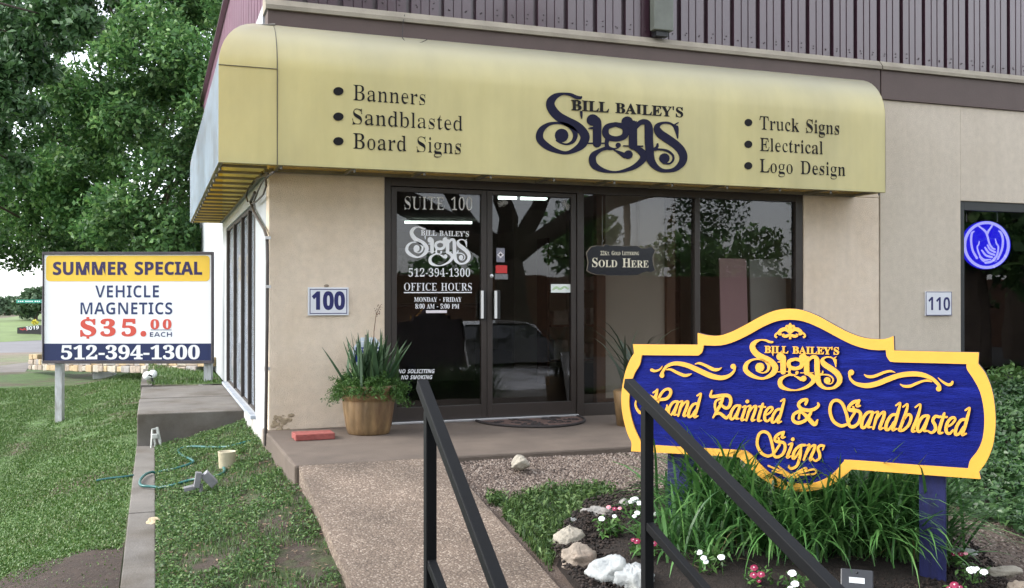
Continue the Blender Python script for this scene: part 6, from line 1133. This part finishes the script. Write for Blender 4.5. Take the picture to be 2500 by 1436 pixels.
# road, verge, far grass bank
def roadz(y): return -.98
rd = MB(); q = [onZ(*t_, -.96) for t_ in ((-60,905),(95,878),(300,868),(300,822),(-60,838))]; rd.add([tuple(v) for v in q], [(0,1,2,3,4)])
tag(rd.build('road', mat('worn_asphalt', (.115,.113,.122), .9, .15, .6, .2, 8)), kind='structure')
gv = MB(); q = [onZ(*t_, -.70) for t_ in ((-60,965),(20,955),(75,892),(110,880),(-60,900))]; gv.add([tuple(v) for v in q], [(0,1,2,3,4)])
tag(gv.build('gravel_verge', mat('verge_gravel', (.15,.135,.125), .95, .3, 3, .5, 20)), kind='structure')
a, b_ = onZ(-60, 838, -.955), onZ(300, 822, -.955)
bk = MB(); bk.add([a, b_, b_+Vector((2,16,.95)), a+Vector((-2,16,.75)), a+Vector((-2,90,.8)), b_+Vector((2,90,1.0))], [(0,1,2,3), (3,2,5,4)])
tag(bk.build('grass_bank', mat('far_grass', (.10,.145,.045), .95, .25, .5, .4, 6)), kind='structure')
# address block by the road
c = onZ(72, 826, -.95); t = thing('address_block', c, 'black wedge shaped address block with white numbers 3019 by the road', 'address sign'); k_ = (c-CAM).dot(CA)/FPX; PQ = Plane(c, (AH.y, -AH.x, 0), -AH); PQ.O.z = 0; fq = crop(0, 0, 1, PQ)
m = MB(); P_ = [PQ.hit(*q) for q in ((42,826),(42,800),(98,794),(99,821))]; m.prism(P_, PQ.O, PQ.U, PQ.Vv, PQ.N, -.8, 0); m.build('block', mat('black_stone', (.015,.014,.016), .5, .2, 9), t)
m = MB(); text_px(m, PQ, "3019", 63, 806.5, 95, 803.5, 8.5, 'N', -.01, 0, .01); m.build('numbers', mat('white_vinyl', (.8,.8,.8)), t); m = MB(); stroke(m, fq, [(48,803,2),(56,805,3),(63,803,2)], 0, .01); stroke(m, fq, [(58,801,2),(66,807,2)], 0, .01); m.build('emblem', mat('red_emblem', (.4,.02,.03), .5, 0), t)
c = far(70, 790, 36); p0 = CAM+ray(70, 738)*36; t = thing('yellow_plant', Vector((p0.x,p0.y,-.95)), 'small yellow plant clump standing above the address block', 'plant'); v, f = leaf_geo(clump_points([tuple(CAM+ray(85,787)*38)], [.13], 60, rt), .10, rng=rt); quick('leaves', v, f, mat('yellow_leaf', (.55,.5,.03), .6, .1, 5), t)
# green street name sign
PG = Plane(CAM+AH*48, (AH.y, -AH.x, 0), -AH); PG.O.z = 0; g0 = PG.at(*PG.hit(150, 735)); t = thing('street_sign', Vector((g0.x,g0.y,-1)), 'small green street name sign on a pole by the far road', 'street sign'); fg = crop(0,0,1,PG)
m = MB(); m.prism([PG.hit(*q) for q in ((40,740),(103,740),(103,732),(40,732))], PG.O, PG.U, PG.Vv, PG.N, -.02, 0); m.build('blade', mat('sign_green', (.02,.28,.20), .4, .05, 5), t); m = MB()
x = 44
while x < 99: stroke(m, fg, [(x,736,2.6),(x+3,736,2.6)], 0, .01, cap=False); x += 5 if rl.random() < .8 else 8
m.build('print', mat('white_vinyl', (.8,.8,.8)), t); m = MB(); pp = PG.at(*PG.hit(104, 735)); m.tube([(pp.x,pp.y,-1), (pp.x,pp.y,pp.z+.1)], .04, 8); m.build('pole', GM, t)
# cars
def car(x, y, z, rot, paint, label, kind='suv', group=None, L_=4.6, W_=1.82, detail=True):
    """a lofted car: half-width, height stations along its length; front towards local +x"""
    t = thing('parked_car', (x,y,z), label, 'car', group); Rm = Matrix.Rotation(rot, 4, 'Z')
    H_ = 1.66 if kind == 'suv' else 1.45; T_ = Matrix.Translation((x,y,z))@Rm; tr = lambda P_: [T_@Vector(p) for p in P_]
    # lower body profile (x, z) and cabin profile
    belt = .98 if kind == 'suv' else .90
    st_ = [(-.5,.42,.80),(-.49,.30,.93),(-.44,.24,belt+.02),(-.25,.22,belt+.03),(0,.22,belt),(.20,.22,belt-.03),(.36,.22,belt-.09),(.46,.26,.80),(.495,.32,.68),(.5,.42,.58)]; vs, n = [], 10
    for sx, zb, zt in st_:
        w2 = W_/2*(1-.14*abs(sx*2)**5); ring = [(-.94,0),(-1,.25),(-1,.62),(-.965,.9),(-.86,1),(.86,1),(.965,.9),(1,.62),(1,.25),(.94,0)]; vs += [(sx*L_, a*w2, zb+(zt-zb)*b_) for a, b_ in ring]
    m = MB(); fs = [(i*n+j, i*n+(j+1) % n, (i+1)*n+(j+1) % n, (i+1)*n+j) for i in range(len(st_)-1) for j in range(n)]+[tuple(range(n-1,-1,-1)), tuple(range((len(st_)-1)*n, len(st_)*n))]; m.add(tr(vs), fs); m.build('body', paint, t, smooth=True, bevel=.02)
    rear = -.47 if kind == 'suv' else -.36; cs = [(rear,belt+.01,belt+.03),(rear+.035,belt,H_-.16),(rear+.10,belt,H_-.02),(-.12,belt,H_),(.02,belt,H_-.05),(.13,belt-.01,H_-.26),(.25,belt-.04,belt+.02)]; vs, ro = [], []
    for sx, zb, zt in cs: k = (zt-zb)/(H_-belt); wb, wt = W_/2*.93, W_/2*(.93-.17*k); vs += [(sx*L_,-wb,zb),(sx*L_,-wt,zt),(sx*L_,wt,zt),(sx*L_,wb,zb)]; ro.append((sx*L_, wt, zt))
    gm = mat('car_glass', (.012,.014,.016), .05, 0, spec=1.0); m = MB(); m.add(tr(vs), [(i*4+j, i*4+j+1, (i+1)*4+j+1, (i+1)*4+j) for i in range(len(cs)-1) for j in range(3)]); m.build('windows', gm, t)
    m = MB(); rv = []
    for rx, wt, zt in ro[1:5]: rv += [(rx,-wt*1.01,zt-.045),(rx,-wt*.86,zt+.022),(rx,wt*.86,zt+.022),(rx,wt*1.01,zt-.045)]
    m.add(tr(rv), [(i*4+j, i*4+j+1, (i+1)*4+j+1, (i+1)*4+j) for i in range(3) for j in range(3)])
    for s_ in (-1, 1):
        for i in (1, 3, 4):
            a = ro[i]; lo = (a[0]+(.10 if i == 4 else 0)*L_*.0, s_*W_/2*.935, belt); m.bar(*tr([(a[0],s_*a[1]*1.005,a[2]), lo]), .07, .03)
        m.bar(*tr([(ro[4][0],s_*ro[4][1]*1.0,ro[4][2]-.01), (ro[6][0],s_*W_/2*.92,belt-.02)]), .06, .05)
    m.build('roof', paint, t, smooth=False)
    blk = mat('tyre', (.02,.02,.02), .85, .1, 9); rim = mat('rim', (.45,.46,.47), .3, .1, 9, metal=.8)
    for sx in (-.305, .31):
        for s_ in (-1, 1):
            c = T_@Vector((sx*L_, s_*(W_/2-.10), .345)); ax = (Rm@Vector((0,s_,0))); m = MB(); m.lathe([(.20,-.10),(.33,-.11),(.345,-.06),(.345,.06),(.33,.11),(.20,.10)], c, 24, ax); o = m.build('wheel', blk, t, smooth=True)
            m = MB(); m.lathe([(.0,.085),(.06,.09),(.17,.07),(.21,.10),(.21,.05)], c, 20, ax, rfun=None); m.build('rim', rim, o)
    if detail:
        for s_ in (-1, 1):
            m = MB(); m.add(tr([(.452*L_,s_*.55,.80),(.452*L_,s_*.84,.78),(.498*L_,s_*.76,.66),(.506*L_,s_*.52,.68)]), [(0,1,2,3)]); m.build('headlight', mat('headlight', (.7,.7,.7), .1, 0), t)
            m = MB(); c = T_@Vector((.145*L_, s_*(W_/2+.09), belt+.08)); m.ball(c, .11, 10, (.6,.9,.75)); m.build('mirror', paint, t, smooth=True)
    return t
SILV = mat('grey_paint', (.74,.74,.76), .25, .03, 4, metal=.5, coat=1)
car(5.0,-8.4,-.99, rad(92), SILV, 'grey sport utility car parked in the lot facing the shop door', L_=4.7)
WHC, REDC, DKC, BLC = mat('white_paint', (.75,.76,.78), .3, .02, 4, coat=1), mat('red_paint', (.5,.03,.02), .3, .02, 4, coat=1), mat('dark_paint', (.03,.035,.05), .3, .02, 4, coat=1), mat('blue_paint', (.06,.10,.22), .3, .02, 4, coat=1)
CG = 'cars beyond the far road'
for px, py, d, pt, rot, lab in ((6,772,150,DKC,80,'dark car at the left edge of the far lot'), (28,768,156,WHC,100,'white car in the far lot beside the dark one'), (55,766,160,WHC,70,'second white car in the far lot, farther right'), (68,774,148,REDC,40,'red car parked slantwise in the far lot'), (86,772,152,WHC,90,'white car at the yard sign edge of the far lot'), (44,776,145,BLC,95,'blue car in front of the white cars')):
    p = CAM+ray(px, py)*d; car(p.x, p.y, -1.0, rad(rot), pt, lab, 'sedan', CG, detail=False)
# what the glass and the awning mirror: a spreading oak, a board fence and trees across the lot
TB = Vector((7.2,-12.0,-1.0)); RT = thing('oak_tree', TB, 'leaning oak across the parking lot mirrored in the shop glass', 'tree'); m = MB(); t1 = TB+Vector((-.8,.2,3.0)); limb(m, TB-Vector((0,0,.2)), t1, .42, .33, 6, .08, rl); ends = []
for dx, dy, dz in ((-5.0,.5,1.6),(-2.8,-1.5,3.2),(-.5,1.2,3.6),(2.6,-.6,3.0),(4.8,.8,2.0),(-6.5,1.2,2.7),(6.8,-.5,3.4)):
    e = t1+Vector((dx,dy,dz)); mid = t1.lerp(e, .5)+Vector((0,0,.3)); limb(m, t1, mid, .24, .15, 5, .12, rl); limb(m, mid, e, .15, .05, 5, .14, rl); ends.append(e)
    for k in range(3): e2 = e+Vector((rl.uniform(-1.8,1.8), rl.uniform(-1.5,1.5), rl.uniform(-.9,1.3))); limb(m, e, e2, .05, .015, 4, .15, rl); ends.append(e2)
m.build('trunk', BARK, RT, smooth=True); cs = [tuple(e+Vector((rl.uniform(-.9,.9), rl.uniform(-.9,.9), rl.uniform(-.2,.7)))) for e in ends for _ in range(2)]; v, f = leaf_geo(clump_points(cs, [rl.uniform(.6,1.15) for _ in cs], 46000, rt, .8, .3), .12, asp=.5, rng=rt); quick('crown', v, f, LEAFB, RT)
YB = Vector((-3.2,-13.5,-1.0)); Y2 = thing('oak_tree', YB, 'added unseen oak behind the viewer, shading the walkway and darkening reflections', 'tree'); m = MB(); t1 = YB+Vector((.2,0,3.4)); limb(m, YB-Vector((0,0,.2)), t1, .36, .28, 6, .05, rl); C_, R_ = [], []  # oak added out of view to dim the overhead sky and the cladding's reflection
for k in range(46): C_.append((rl.uniform(-8.5,4), rl.uniform(-17,-9.2), rl.uniform(4.6,8.2))); R_.append(rl.uniform(.6,1.0))
for k in range(14): limb(m, t1, C_[k], .11, .02, 6, .10, rl)
m.build('trunk', BARK, Y2, smooth=True); v, f = leaf_geo(clump_points(C_, R_, 30000, rt, .8, .3), .13, asp=.5, rng=rt); quick('crown', v, f, LEAFB, Y2)
fn = thing('board_fence', (14,-24,-1), 'long brown board fence across the parking lot', 'fence'); m = MB(); x = -8
while x < 42: m.box((x,-24.05+.02*rl.random(),-1), (x+.19,-24.0,1.9+.05*rl.random())); x += .2
m.build('boards', mat('fence_brown', (.12,.06,.035), .85, .25, 3, .2, 20), fn); m = MB(); m.box((-8,-24.15,-.4), (42,-24.07,-.3)); m.box((-8,-24.15,1.3), (42,-24.07,1.4)); m.build('rails', MATS['fence_brown'], fn)
for k, (x, y, h, r) in enumerate(((-9,-34,8,5),(2,-36,5,3.5),(13,-35,4.5,3.5),(19,-33,6.5,3.2),(27,-36,6.0,4),(36,-34,9,5),(21,-13,8.5,4.2),(27,-17,10,4.8),(33,-12,10,4.6))): simple_tree(x, y, -1, h, r, ('wide tree behind the brown board fence','low tree behind the brown board fence','small tree behind the brown board fence','round tree behind the brown board fence','broad tree behind the brown board fence','tall tree behind the brown board fence','dense tree at the lot edge beside the neighbouring suite','taller dense tree farther along the lot edge','dense tree at the far corner of the lot')[k], 3200, .36, LEAFA, 'trees around the parking lot', seed=40+k)
up = thing('utility_pole', (17.0,-27,-1), 'wooden utility pole with crossarm behind the fence', 'utility pole'); m = MB(); m.tube([(17,-27,-1),(17,-27,7.2)], [.16,.11], 10); m.build('pole', BARK, up); m = MB(); m.box((15.9,-27.08,6.5), (18.1,-26.95,6.64)); m.build('crossarm', BARK, up); m = MB()
for dz in (6.66,6.2): m.tube([(17+k*4,-27,dz-.5*(1-((k-4)/4)**2)+.0) for k in range(9)], .015, 5)
m.build('cable', MATS['black_cable'], up)
